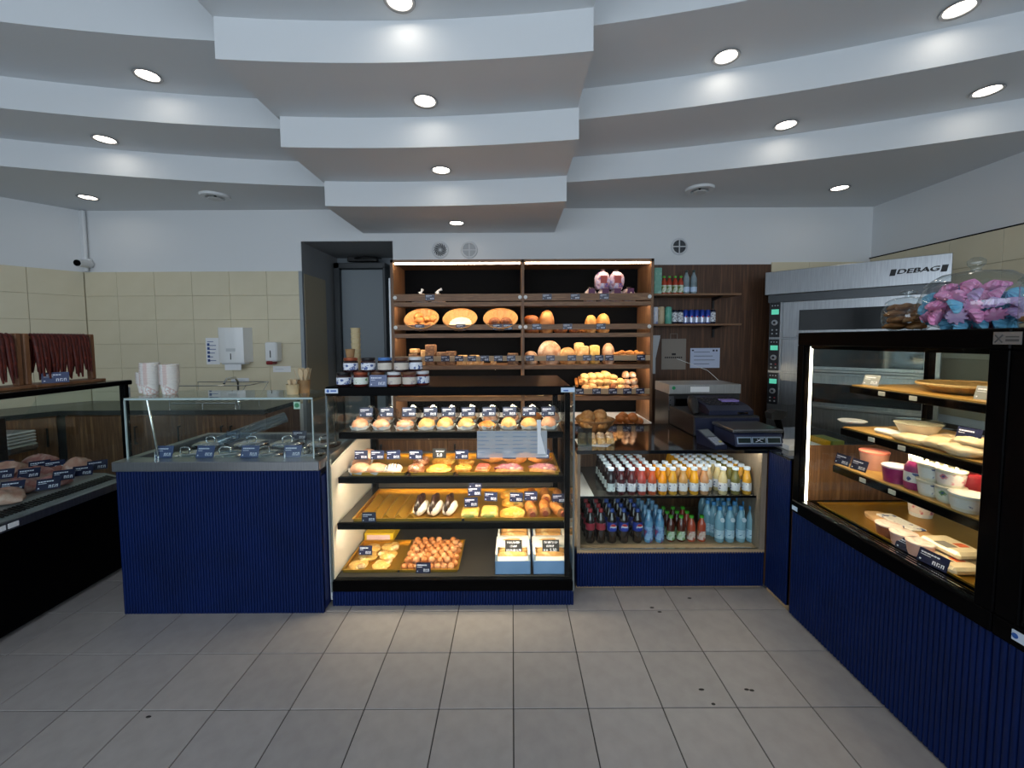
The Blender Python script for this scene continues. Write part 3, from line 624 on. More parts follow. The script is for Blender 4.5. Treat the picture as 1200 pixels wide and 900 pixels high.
MB().prism([(CYF + .012, .15), (CYF + .012, .80), (CYR - .04, .90), (CYR - .04, .15)], CX0 + .003, CX0 + .012, 0).build('side_panel', mat('case_white', '#cfcac2', .45), PC)
cuboid(CX0 - .002, CYF - .003, .083, CX0 + .008, CYF + .008, 1.205).build('glass_edge', mat('edge_dark', '#5c6668', .2, coat=.5), PC); cuboid(CX1 - .008, CYF - .003, .083, CX1 + .002, CYF + .008, CZT).build('glass_edge', _M['edge_dark'], PC)
cuboid(CX0 - .014, CYF + .01, .03, CX0 - .002, CYF + .05, .83, .003).build('white_edge_profile', mat('profile_white', '#dfe5ea', .35), PC)
for x in (CX0 + .02, CX1 - .055): cuboid(x, CYR - .05, .15, x + .035, CYR, 1.215).build('rear_post', BLACK, PC)
cuboid(CX1 - .048, CYF + .03, .15, CX1 - .02, CYF + .055, 1.205).build('shelf_upright', BLACK, PC)
cuboid(CX0 + .03, CYR - .02, .15, CX1 - .03, CYR - .005, .70).build('rear_panel', mat('rear_grey', '#3d3a37', .5), PC)
cuboid(CX1 - .075, CYF - .007, 1.212, CX1 + .0, CYF - .004, 1.237).build('maker_label', mat('label_pale', '#bcd2ea', .4), PC)
cuboid(CX0 - .0, CYF - .008, 1.212, CX0 + .07, CYF - .005, 1.237).build('maker_label', mat('label_white', '#d3dfef', .4), PC)
MB().lathe([(.008, 0), (.008, .001)], 16).xf(Matrix.Translation((CX0 + .016, CYF - .008, 1.2245)) @ Matrix.Rotation(PI / 2, 4, 'X')).box((CX0 + .03, CYF - .009, 1.221), (CX0 + .062, CYF - .008, 1.229)).build('label_mark', mat('label_blue', '#2459a8', .4), PC)
MB().box((CX1 - .062, CYF - .008, 1.217), (CX1 - .035, CYF - .007, 1.224)).build('label_mark', _M['label_blue'], PC)
LEDW = emis('led_warm', '#ffd6a0', CASE); LEDN = emis('led_neutral', '#ffe6c4', CASE)
SH = [(.975, 2.35, 2.78), (.722, 2.325, 2.80), (.465, 2.295, 2.86)]
for z, y0, y1 in SH:
    s = cuboid(CX0 + .025, y0, z - .03, CX1 - .05, y1, z - .004, .003).build('shelf', BLACKM, PC)
    cuboid(CX0 + .03, y0 + .01, z - .004, CX1 - .055, y1, z).build('shelf_top', mat('shelf_glass_top', '#3a342e', .15), s)
    cuboid(CX0 + .025, y0 - .004, z - .039, CX1 - .05, y0 + .006, z - .002, .002).build('shelf_lip', BLACK, s)
    led(s, CX0 + .06, CX1 - .09, y0 + .010, z - .0302, LEDN)
    for x in (CX0 + .03, CX1 - .07): cuboid(x, y1 - .02, z - .04, x + .015, CYR - .02, z - .02).build('shelf_bracket', BLACKM, s)
led(PC, CX0 + .06, CX1 - .09, CYF + .032, 1.2148, LEDN)
cuboid(CX0 + .25, CYR - .06, .872, CX0 + .75, CYR - .05, .880).build('rear_rail', mat('rail_white', '#e8e4dc', .3), PC)
def film(name, col, opacity):
    m = bpy.data.materials.new(name); m.use_nodes = True; nt = m.node_tree; nt.nodes.clear()
    o = nt.nodes.new('ShaderNodeOutputMaterial'); mx = nt.nodes.new('ShaderNodeMixShader'); mx.inputs[0].default_value = opacity
    t = nt.nodes.new('ShaderNodeBsdfTransparent'); g = nt.nodes.new('ShaderNodeBsdfDiffuse'); g.inputs[0].default_value = lin(col)
    nt.links.new(t.outputs[0], mx.inputs[1]); nt.links.new(g.outputs[0], mx.inputs[2]); nt.links.new(mx.outputs[0], o.inputs[0]); return m
# note sheet taped to the glass and a paper clip strip
x0, x1, z0, z1 = onback(559, 505, 641, 536, CYF)
nb = MB().box((x0, CYF - .002, z0), (x1, CYF - .0005, z1))
for r in range(6):
    for c in range(4): nb.box((x0 + .004 + (x1 - x0) * c / 4, CYF - .0026, z1 - .012 - r * .022), (x0 + (x1 - x0) * (c + random.uniform(.4, .85)) / 4, CYF - .0019, z1 - .008 - r * .022), m=1)
tag(nb.build0('allergen_sheet', [film('film_sheet', '#d5dde3', .45), mat('sheet_ink', '#7488a0', .6)]), 'wide printed list taped to the pastry case glass', 'notice')
MB_ = MB(); a, b = P(631, 492, Y=CYF - .003), P(634, 535, Y=CYF - .003)
MB_.prism([(a.x - .01, a.z), (a.x + .014, a.z), (a.x + .012, a.z - .08), (b.x + .026, b.z + .015), (b.x - .020, b.z + .015), (a.x - .006, a.z - .08)], CYF - .006, CYF - .003, 1)
tag(MB_.build0('paper_strip', PAPER), 'narrow white paper strip hanging over the taped list', 'paper strip')
# ---------------------------------------------------------------- baked goods
def dough(n, c, d, sc=18, bump=.25, **k): return mat(n, c, .55, noise=d, nscale=sc, bump=bump, bscale=60, **k)
GOLDEN = dough('golden_crust', '#c98b45', ('#a9652a', '#dba762')); BROWN = dough('brown_crust', '#97572a', ('#753d1b', '#b4763e'))
PALE = dough('pale_crust', '#d9b27c', ('#c79355', '#ead0a4')); FLOUR = dough('floured_crust', '#c8a683', ('#8d5f3c', '#dccbb4'), 10)
PINK = dough('glazed_pink', '#d4a18b', ('#c58d6b', '#e3c1b2')); ICING = dough('icing_white', '#e9ddd4', ('#e9d8c6', '#f3ece6'), 25)
YOLK = mat('custard', '#f0b215', .25, coat=.5); CHEESE = dough('melted_cheese', '#e0a73d', ('#c77a22', '#efca6b'), 25); CHOC = mat('chocolate', '#2c1813', .35, coat=.3)
RYE = dough('rye_crumb', '#7a5433', ('#5d3c22', '#95704a'), 40); TOAST = dough('toast_bread', '#cfa66b', ('#b98a4f', '#dfc18f')); CREAM = mat('pastry_cream', '#efe3c8', .5, noise='#e6d3a6', nscale=20)
CRUMB = dough('berry_crumble', '#b0707a', ('#7d3f55', '#d8b3a0'), 35); SUGAR = dough('sugared_brown', '#a9683a', ('#8a4c26', '#c99a75'), 30)
CELLO = glass('cellophane', '#f5f1ee', .16, .12)
def swirl(r=.05, h=.028, turns=2.3):
    b = MB(); pts = []; n = 44
    for i in range(n): t = i / (n - 1); a = t * turns * 2 * PI; rr = r * (.12 + .88 * t); pts.append((rr * math.cos(a), rr * math.sin(a), h * (.55 + .25 * (1 - t))))
    b.tube(pts, [h * .42] * n, 7); b.lathe([(r * .98, .0), (r * 1.02, h * .35), (r * .8, h * .5)], 20); return b
def paper_base(b, w, d, m=1):
    n = 12
    vs = []; 
    for i in range(n):
        a = 2 * PI * i / n + .2; rr = 1 + .08 * ((i % 2) * 2 - 1)
        vs.append((w * rr * math.cos(a), d * rr * math.sin(a), .012 + .008 * (i % 2)))
    vs2 = [(x * .8, y * .8, .001) for x, y, z in vs]
    b.add(vs + vs2, [tuple(range(n, 2 * n))] + [(i, (i + 1) % n, n + (i + 1) % n, n + i) for i in range(n)], m); return b
# kinds of pastry
KIND = {}
def K(name, key, parts): KIND[key] = Proto(name, parts)
def sleeve(w, d, h):
    b = MB(); n = 16; pr = [(1.02, .002), (1.06, .4), (.9, .85), (.55, 1.08)]
    return b.lathe([(r, z * h) for r, z in pr], n, cap1=False, sx=w, sy=d)
def frost(rx, ry, z, h, seed): return MB().blob((rx, ry, h), (0, 0, z), 14, 6, .9, .12, seed)
for key, rr, m1, m2, s in [('bun', (.052, .055, .028), PINK, ICING, 1), ('creambun', (.054, .055, .028), PALE, CREAM, 2), ('yolk', (.054, .056, .025), PINK, YOLK, 3), ('pink', (.05, .052, .03), PINK, PINK, 4), ('whitebun', (.05, .055, .03), PALE, ICING, 5), ('pizza', (.056, .058, .02), GOLDEN, CRUMB, 6)]:
    K('filled_bun', key, [part('bun', MB().blob(rr, (0, 0, .003), 16, 9, .5, .05, s), m1, 60), part('topping', frost(rr[0] * .62, rr[1] * .62, rr[2] * 1.18, rr[2] * .28, s), m2, 60), part('paper', paper_base(MB(), .062, .062, 0), PAPER)])
K('swirl_roll', 'swirl', [part('roll', swirl(.05, .032), PINK, 60), part('paper', paper_base(MB(), .062, .062, 0), PAPER)])
K('swirl_roll', 'yswirl', [part('roll', swirl(.042, .03), CHEESE, 60), part('icing', frost(.018, .018, .022, .008, 3), ICING, 60)])
K('cheese_flatbread', 'flat', [part('base', MB().blob((.068, .066, .018), (0, 0, 0), 18, 8, .5, .08, 8), CHEESE, 60), part('topping', frost(.05, .048, .021, .008, 6), dough('cheese_top', '#e9bf5a', ('#d89a35', '#f2d98d'), 30), 60)])
def croissant(L=.065, r=.026):
    b = MB(); n = 15; pts = []; rs = []
    for i in range(n):
        t = i / (n - 1) * 2 - 1; pts.append((t * L, .022 * t * t, r * .9)); rs.append(r * (1 - .72 * abs(t) ** 1.6) * (1 + .09 * math.sin(i * PI)) * (1.08 if i % 2 == 0 else .95))
    return b.tube(pts, rs, 10)
K('croissant', 'croissant', [part('crust', croissant(), GOLDEN, 60), part('glaze', MB().tube([(-.04, -.004, .04), (0, -.004, .046), (.04, -.004, .04)], [.004, .008, .004], 6), SUGAR, 60)])
K('crumble_slice', 'crumble', [part('base', MB().blob((.07, .05, .016), (0, 0, 0), 16, 7, .5, .06, 2, p=4), GOLDEN, 60), part('crumble', MB().blob((.062, .043, .014), (0, 0, .018), 20, 7, .8, .22, 5), CRUMB, 60)])
K('fruit_slice', 'slice', [part('base', MB().box((-.035, -.045, 0), (.035, .045, .022), .006), GOLDEN), part('topping', MB().box((-.030, -.040, .02), (.030, .040, .030), .005), dough('fruit_top', '#c9695a', ('#a84438', '#dfa08a'), 30))])
K('almond_roll', 'almond', [part('bun', MB().blob((.045, .05, .027), (0, 0, 0), 16, 9, .5, .1, 6), SUGAR, 60), part('icing', frost(.036, .04, .030, .008, 9), dough('almond_icing', '#d9bfae', ('#8c5138', '#eadcd0'), 50), 60)])
K('drizzled_bun', 'drizzle', [part('bun', MB().blob((.048, .05, .028), (0, 0, 0), 16, 9, .5, .05, 7), ICING, 60)] + [part('drizzle', MB().tube([(-.03 + .015 * k, -.036, .030), (-.026 + .015 * k, -.012, .044), (-.022 + .015 * k, .02, .043)], .0022, 5), CHOC, 60) for k in range(4)])
# top shelf, front and back rows
z = SH[0][0]; row = [(422, 'bun', 'pink-beige cream bun'), (447, 'yolk', 'bun with a bright yellow custard middle'), (474, 'swirl', 'rolled pink cinnamon swirl'), (500, 'creambun', 'pale bun with cream topping'), (522, 'whitebun', 'white iced bun wrapped in paper'),
       (546, 'creambun', 'cream-filled bun in loose paper'), (571, 'pizza', 'round pastry with reddish topping'), (596, 'whitebun', 'plain white iced bun'), (620, 'creambun', 'large pale cream pastry'), (643, 'pink', 'small pink glazed bun')]
for k, (px, key, lab) in enumerate(row):
    KIND[key].spawn((XP(px, 2.43, z), 2.43, z), lab + ' in the front row of the top pastry shelf', 'pastry', rz=random.uniform(-.5, .5), scale=(.9, .95, 1.4))
    kb = random.choice(['bun', 'swirl', 'creambun', 'pink', 'croissant', 'whitebun'])
    KIND[kb].spawn((XP(px + 4, 2.62, z), 2.62, z), 'wrapped pastry in the back row of the top pastry shelf', 'pastry', 'back row of the top pastry shelf', rz=random.uniform(-1, 1), scale=(.95, .95, 1.3))
    bg = MB().blob((.058, .05, .048), (0, 0, 0), 14, 7, .3, .12, k); bg.tube([(-.02, 0, .07), (0, .01, .085), (.03, 0, .078)], [.006, .014, .005], 6)
    o = bg.build0('paper_bag', CELLO, 60); o.location = (XP(px + 4, 2.62, z), 2.735, z + .0005); tag(o, 'crumpled clear bag behind the top shelf pastries', 'bag', 'clear bags on the top pastry shelf')
    st_ = card((XP(px + 1, 2.40, z + .06), 2.485, z + .062), 'navy price card over the ' + lab, None, .082, .056, .12, rz=random.uniform(-.1, .1))
# second shelf
def tray(x0, x1, y0, y1, z, lab, h=.018, m=GOLD, bump=False):
    t = MB(); w = .007
    t.box((x0 + .004, y0 + .004, z), (x1 - .004, y1 - .004, z + .002))
    for a, b in (((x0, y0), (x1, y0 + .004)), ((x0, y1 - .004), (x1, y1)), ((x0, y0), (x0 + .004, y1)), ((x1 - .004, y0), (x1, y1))): t.box((a[0], a[1], z), (b[0], b[1], z + h))
    t.box((x0 - w, y0 - w, z + h - .002), (x1 + w, y0, z + h)); t.box((x0 - w, y1, z + h - .002), (x1 + w, y1 + w, z + h)); t.box((x0 - w, y0, z + h - .002), (x0, y1, z + h)); t.box((x1, y0, z + h - .002), (x1 + w, y1, z + h))
    if bump:
        n = 5; 
        for k in range(n):
            a = x0 + .006 + (x1 - x0 - .012) * .58 * k / n; c = x0 + .006 + (x1 - x0 - .012) * .58 * (k + 1) / n
            t.prism([(a, z + .002), ((a + c) / 2, z + .036), (c, z + .002)], y0 + .01, y1 - .14, 1)
    return tag(t.build0('baking_tray', m), lab, 'tray')
z = SH[1][0]; zt = z + .002
def TX(px, Y, zz): return XP(px, Y, zz)
tray(TX(412, 2.34, z), TX(474, 2.34, z), 2.345, 2.74, z, 'gold tray of pale buns at the left end of the second shelf')
tray(TX(481, 2.34, z), TX(531, 2.34, z), 2.345, 2.74, z, 'gold tray of almond rolls and cheese flatbreads')
tray(TX(537, 2.34, z), TX(655, 2.34, z), 2.345, 2.74, z, 'wide gold tray of swirls and croissants')
for px, Y, key, lab, dz in [(422, 2.40, 'pink', 'pink-beige bun at the corner of the left gold tray', 0), (442, 2.40, 'bun', 'white-topped bun in the left gold tray', 0), (461, 2.40, 'drizzle', 'iced bun with chocolate drizzle in the left gold tray', 0), (424, 2.53, 'pink', 'plain bun behind the corner bun of the left tray', 0), (431, 2.60, 'pink', 'bun standing highest in the left gold tray', .03),
                        (488, 2.40, 'almond', 'almond roll with flaky icing at the tray front', 0), (494, 2.55, 'almond', 'almond roll behind the other almond roll', 0), (514, 2.41, 'flat', 'large yellow cheese flatbread at the tray front', 0), (520, 2.57, 'flat', 'cheese flatbread behind the larger one', 0),
                        (542, 2.40, 'yswirl', 'yellow iced swirl at the tray front', 0), (546, 2.54, 'yswirl', 'yellow iced swirl behind the first swirl', 0), (566, 2.41, 'slice', 'red fruit slice beside the swirls', 0), (597, 2.40, 'crumble', 'berry crumble slice in the wide tray', 0), (604, 2.54, 'croissant', 'golden croissant behind the berry crumble', 0), (637, 2.40, 'crumble', 'berry crumble slice at the right tray end', 0), (634, 2.55, 'croissant', 'glazed croissant at the back right of the wide tray', 0), (575, 2.57, 'croissant', 'croissant behind the fruit slice', 0)]:
    KIND[key].spawn((XP(px, Y, zt), Y, zt + dz), lab, 'pastry', rz=random.uniform(-.3, .3), scale=1.12 if key not in ('crumble',) else 1.2)
for px, nm in ((423, 'pink-beige corner bun'), (442, 'white-topped bun'), (461, 'chocolate drizzled bun'), (487, 'almond rolls'), (541, 'yellow iced swirls'), (566, 'red fruit slice'), (597, 'first berry crumble'), (636, 'berry crumble at the tray end')): card((XP(px, 2.46, z + .08), 2.46, z + .06), 'navy price card stuck above the ' + nm, None, .080, .055, .12, rz=random.uniform(-.12, .12))
def scrawl(rows, w, h, seed):
    r = random.Random(seed); b = MB().box((-w / 2, -.001, 0), (w / 2, .001, h))
    for k, (z0, x0, x1) in enumerate(rows):
        x = x0 * w
        while x < x1 * w:
            l = w * r.uniform(.03, .06); z = z0 * h; b.box((x, -.0018, z), (x + w * .018, -.0009, z + h * .17), m=1)
            b.box((x, -.0018, z + h * r.choice((0, .075, .14))), (x + l, -.0009, z + h * r.choice((.03, .105, .17))), m=1) if r.random() < .9 else None
            x += l + w * .022
    return P1('price_card', b, [_M['chalk_black'], INK])
mat('chalk_black', '#15161a', .6); CARDS[(.082, .058, 'chalk_black', 9)] = scrawl([(.62, -.25, .3)], .082, .058, 3)
bc = card((XP(514, 2.45, z + .08), 2.475, z + .062), 'black chalk price card above the cheese flatbread', None, .082, .058, .1, m=mat('chalk_black', '#15161a', .6), seed=9)
text('5,0', .028, 'card_price', INK, bc, (0, -.0022, .018), (PI / 2, 0, 0))
# third shelf
z = SH[2][0]; zt = z + .002
tray(TX(414, 2.31, z), TX(541, 2.31, z), 2.315, 2.78, z, 'folded gold tray with ridges for hot dog rolls', bump=True)
tray(TX(544, 2.31, z), TX(662, 2.31, z), 2.315, 2.78, z, 'gold tray of savoury pizzas and sausage rolls')
hot = Proto('filled_roll', [part('bread', MB().blob((.034, .09, .038), (-.0, 0, 0), 14, 9, .4, .03, 1).xf(Matrix.Rotation(-.5, 4, 'Y')), ICING, 60), part('bread', MB().blob((.028, .085, .034), (-.032, 0, .0), 14, 9, .4, .03, 2), ICING, 60), part('filling', MB().blob((.022, .092, .052), (-.022, 0, .012), 16, 9, .4, .18, 3), CHOC, 60)])
for k, px in enumerate((494, 511, 528)): hot.spawn((XP(px + 3, 2.44, zt), 2.44, zt + .004), ['white filled roll with dark salad beside the empty ridges', 'white filled roll between two others on the ridged tray', 'white filled roll at the tray end beside the pizzas'][k], 'roll', rz=-.1)
wrap = Proto('cheese_wrap', [part('bread', MB().box((-.045, -.06, 0), (.045, .06, .03), .012), dough('wrap_bread', '#e3bd62', ('#d19f42', '#efd58e'), 30), 60), part('filling', MB().blob((.036, .012, .014), (0, -.058, .004), 10, 6, .3, .2, 2), mat('green_salad', '#8a8a3c', .5, noise='#5d6a2a', nscale=40), 60)])
pizza = Proto('cheese_pizza', [part('base', MB().blob((.068, .07, .016), (0, 0, 0), 18, 7, .5, .08, 4), CHEESE, 60), part('cheese', frost(.056, .058, .019, .008, 3), _M['cheese_top'], 60)])
def roll_strip(L=.13): 
    n = 16; return MB().tube([(0, -L / 2 + L * i / (n - 1), .026) for i in range(n)], [.026 * (.55 if i in (0, n - 1) else 1 + .1 * (i % 2)) for i in range(n)], 10)
sroll = Proto('sausage_roll', [part('pastry', roll_strip(), GOLDEN, 70), part('sausage_end', MB().cyl((0, -.075, .026), (0, .075, .026), .015, 10), mat('frankfurter', '#a4553a', .4), 40)])
for px, Y, pr, lab in [(551, 2.39, wrap, 'cheese wrap with green filling at the pizza tray corner'), (574, 2.39, wrap, 'cheese wrap beside the corner wrap'), (601, 2.385, pizza, 'cheese pizza at the front of the savoury tray'), (602, 2.54, pizza, 'cheese pizza behind the first pizza'), (600, 2.67, pizza, 'cheese pizza at the back of the savoury tray')]:
    pr.spawn((XP(px, Y, zt), Y, zt), lab, 'savoury pastry', scale=1.12)
for px, Y, rz, lab in [(622, 2.40, .1, 'short sausage roll in the first column'), (623, 2.62, 0, 'sausage roll behind the short one'), (638, 2.42, 0, 'sausage roll in the middle column front'), (639, 2.62, 0, 'sausage roll in the middle column back'), (653, 2.40, .35, 'sausage roll lying askew at the tray edge'), (654, 2.60, 0, 'sausage roll at the back edge of the tray')]:
    sroll.spawn((XP(px, Y, zt), Y, zt), lab, 'sausage roll', rz=rz, scale=1.1)
for px, Y, dz, nm in [(432, 2.302, 0, 'before the empty ridges of the folded tray'), (552, 2.40, .045, 'in the corner cheese wrap'), (556, 2.47, .085, 'behind the corner wrap card'), (557, 2.52, .115, 'standing highest behind the cheese wraps'), (575, 2.45, .06, 'in the second cheese wrap'), (605, 2.45, .055, 'in the front cheese pizza'), (622, 2.47, .055, 'over the short sausage roll'), (655, 2.44, .05, 'over the askew sausage roll')]:
    card((XP(px, Y, z + dz + .02), Y, z + dz), 'navy price card ' + nm, None, .080, .055, .15, rz=random.uniform(-.2, .1) if dz else 0)
# bottom deck
z = .1535; zt = z + .002
tray(TX(402, 2.33, z), TX(466, 2.33, z), 2.33, 2.68, z, 'gold tray of round iced danishes on the bottom deck')
tray(TX(468, 2.33, z), TX(536, 2.33, z), 2.33, 2.68, z, 'gold tray heaped with small doughnut balls')
DAN = dough('danish_pale', '#e0b96f', ('#cf9a48', '#efdca6'), 25); dan = Proto('danish', [part('base', MB().blob((.058, .058, .02), (0, 0, 0), 16, 7, .45, .12, 2), DAN, 60), part('nub', MB().blob((.028, .024, .016), (.03, -.03, .012), 10, 6, .4, .1, 5), PALE, 60)])
for k, (px, Y) in enumerate([(420, 2.385), (447, 2.385), (432, 2.48), (455, 2.50), (436, 2.58), (458, 2.60)]): dan.spawn((XP(px, Y, zt), Y, zt), 'round iced danish on the gold tray of the bottom deck', 'danish', 'danishes on the bottom deck', rz=k * 1.3, scale=.95)
ballm = [dough('doughnut_ball', '#c98450', ('#a9662f', '#dba776'), 14), dough('doughnut_ball_pale', '#d8a57c', ('#c18352', '#ead0b6'), 14)]
balls = [P1('doughnut_ball', MB().blob((.020, .020, .019), (0, 0, 0), 10, 7, .12, .05, s), m, 60) for s, m in ((1, ballm[0]), (2, ballm[1]))]
xa, xb = TX(468, 2.33, z) + .022, TX(536, 2.33, z) - .022
for r in range(9):
    for c in range(8):
        y = 2.356 + r * .0365; x = xa + (xb - xa) * (c + .5 * (r % 2)) / 7.5
        if x > xb: continue
        balls[random.randrange(2)].spawn((x, y, zt), 'small round doughnut ball in the bottom layer of the heaped tray', 'doughnut ball', 'doughnut balls bottom layer', rz=random.random() * 6)
for r in range(7):
    for c in range(6):
        if random.random() < .22: continue
        balls[random.randrange(2)].spawn((xa + .02 + (xb - xa - .04) * (c + .4 * (r % 2)) / 5.5, 2.38 + r * .040, zt + .030), 'small round doughnut ball lying on top of the heaped tray', 'doughnut ball', 'doughnut balls top layer', rz=random.random() * 6)
card((XP(427, 2.42, .22), 2.435, zt + .045), 'navy price card stuck between the danishes', None, .08, .055, .2); card((XP(496, 2.322, .19), 2.318, z), 'navy price card before the doughnut ball tray', None, .085, .06, .15)
yb = MB().box((XP(428, 2.72, .2), 2.70, z), (XP(462, 2.72, .2), 2.9, z + .055), .002); yb.box((XP(431, 2.72, .2), 2.699, z + .012), (XP(458, 2.72, .2), 2.6995, z + .045), m=1); tag(yb.build0('yellow_carton', [mat('carton_yellow', '#e0b51f', .5), mat('carton_pink', '#e6c4c4', .5)]), 'flat yellow carton behind the danish tray', 'carton')
# pastry boxes with eclairs
BOXB = mat('box_blue', '#8fb3df', .6, noise='#86aad6', nscale=8); BOXW = mat('box_white', '#dedbd6', .7)
FING = dough('sponge_finger', '#d8ab6c', ('#c28c49', '#e6c78f'), 20)
def pbox(px0, px1, Y, lab, txt=None):
    x0, x1 = XP(px0, Y, .2), XP(px1, Y, .2); w = x1 - x0; t = thing('pastry_box', lab, 'box', ((x0 + x1) / 2, Y + .11, z)); h = .078
    b = MB().box((x0, Y, z), (x1, Y + .003, z + h)).box((x0, Y + .217, z), (x1, Y + .22, z + h)).box((x0, Y, z), (x0 + .003, Y + .22, z + h)).box((x1 - .003, Y, z), (x1, Y + .22, z + h)).box((x0, Y, z), (x1, Y + .22, z + .003)); b.build('carton', BOXB, t)
    MB().box((x0 + .003, Y + .006, z + h - .004), (x1 - .003, Y + .052, z + h + .002), .001).box((x0 + .003, Y + .004, z + h - .004), (x0 + .014, Y + .215, z + h + .04)).box((x1 - .014, Y + .004, z + h - .004), (x1 - .003, Y + .215, z + h + .04)).prism([(Y + .10, z + h + .03), (Y + .215, z + h + .035), (Y + .215, z + h + .042), (Y + .10, z + h + .037)], x0 + .003, x1 - .003, 0).build('paper_liner', BOXW, t)
    for k in range(4):
        MB().blob((w * .42, .022, .022), ((x0 + x1) / 2, Y + .07 + k * .036, z + h - .016 + .008 * k), 14, 7, .4, .05, k, p=3).build('sponge_finger', FING, t, 60)
    if txt is not None:
        cdd = card(((x0 + x1) / 2 + .005, Y + .075, z + h + .012), 'black chalk price card on the ' + lab, None, .10, .07, .3, m=_M['chalk_black'], seed=9 if txt else 8)
        if txt: text(txt, .024, 'card_price', INK, cdd, (.014, -.0022, .013), (PI / 2, 0, 0))
CARDS[(.10, .07, 'chalk_black', 9)] = scrawl([(.72, -.38, .38), (.42, -.25, .2), (.1, -.42, -.2)], .10, .07, 5); CARDS[(.10, .07, 'chalk_black', 8)] = scrawl([(.72, -.38, .38), (.42, -.2, .2), (.1, -.42, .4)], .10, .07, 6)
pbox(580, 622, 2.30, 'blue pastry box of sponge fingers beside the empty deck', ''); pbox(625, 667, 2.30, 'blue pastry box of sponge fingers by the side glass', '5.50')
pbox(583, 622, 2.56, 'pastry box behind the one beside the empty deck'); pbox(625, 662, 2.56, 'pastry box behind the one by the side glass')
# ---------------------------------------------------------------- jars and cups on top of the case
lidm = [mat('lid_' + n, c, .35, d) for n, c, d in (('black', '#18181a', 0), ('copper', '#a8583c', .5), ('blue', '#4f7fc0', .2), ('check', '#d8dade', 0), ('brown', '#6d4a35', 0))]
lab_white = mat('jar_label_white', '#dfe4ee', .6, noise=('#e6e9f0', '#e6e9f0', '#4d6398'), nscale=45, pos=(.46, .58)); lab_cream = mat('jar_label_cream', '#cfc5b8', .6, noise=('#d4cbbf', '#cfc6ba', '#8b7d8c'), nscale=30, pos=(.5, .7)); lab_green = mat('jar_label_green', '#dfe6da', .6, noise=('#e4e8e0', '#e4e8e0', '#5b9a4a'), nscale=40, pos=(.5, .62))
jam = mat('jam_dark', '#2a1418', .25, coat=.4); jamr = mat('jam_red', '#5c231c', .25, coat=.4)
def jar(jm, lm, lb):
    return Proto('jam_jar', [part('jar_body', MB().lathe([(.036, 0), (.040, .004), (.041, .012), (.041, .052), (.038, .060), (.035, .063)], 20), jm, 40), part('lid', MB().lathe([(.037, .063), (.039, .066), (.039, .077), (.036, .079)], 20), lm, 40), part('label', MB().lathe([(.0415, .012), (.0415, .05)], 20, cap0=False, cap1=False), lb, 40)])
zt = 1.245
for k, (px, Y, lv, jm, lm, lb, lab) in enumerate([(403, 2.31, 0, jam, 0, lab_white, 'jam jar with checked lid at the row end nearest the cups'), (423, 2.31, 0, jamr, 1, lab_green, 'jam jar with green leaf label and copper lid'), (443, 2.33, 0, jamr, 4, lab_cream, 'jam jar behind the blue-grey card'), (462, 2.31, 0, jamr, 3, lab_cream, 'jam jar with pale lid right of the card'), (480, 2.31, 0, jamr, 4, lab_cream, 'jam jar with cream label next to the row end'), (495, 2.36, 0, jamr, 3, lab_white, 'jam jar set back at the far row end'),
                                                 (411.5, 2.32, 1, jam, 1, lab_white, 'upper jam jar with copper lid below the cup stack'), (432, 2.32, 1, jam, 0, lab_white, 'upper jam jar with spotted black lid'), (451.5, 2.32, 1, jam, 2, lab_cream, 'upper jam jar with light blue lid'), (470.5, 2.32, 1, jam, 4, lab_cream, 'upper jam jar with brown lid'), (487, 2.36, 1, jam, 3, lab_white, 'upper jam jar with pale lid at the row end')]):
    jar(jm, lidm[lm], lb).spawn((XP(px, Y, zt + .04), Y, zt + (.0795 if lv else 0)), lab, 'jam jar', rz=k, scale=(.96, .96, 1.0))
for px, lab in ((420, 'first'), (441, 'second'), (462, 'third')):
    jar(jam, lidm[0], lab_white).spawn((XP(px, 2.42, zt), 2.425, zt), 'jam jar in the hidden second row behind the front jars', 'jam jar', 'second row of jam jars')
card((XP(443, 2.268, zt), 2.270, zt), 'blue-grey price card before the lower jam jars', None, .095, .064, .12, m=SLATE)
wc = P1('waffle_cup', MB().lathe([(.024, 0), (.028, .04), (.031, .043), (.028, .044), (.023, .004)], 18, cap1=False), mat('waffle_pale', '#cdbd98', .6, noise='#bda87c', nscale=40), 50)
for k in range(10): wc.spawn((XP(417, 2.55, zt + .1), 2.56, zt + k * .032), 'pale waffle cup in the tall stack behind the jam jars', 'waffle cup', 'tall stack of waffle cups')
P1('waffle_cup', MB().lathe([(.020, 0), (.026, .045), (.028, .047), (.025, .048), (.019, .004)], 18, cap1=False), KRAFT, 50).spawn((XP(410.5, 2.32, zt + .17), 2.32, zt + .159), 'single brown waffle cup standing on the copper-lidded jar', 'waffle cup')
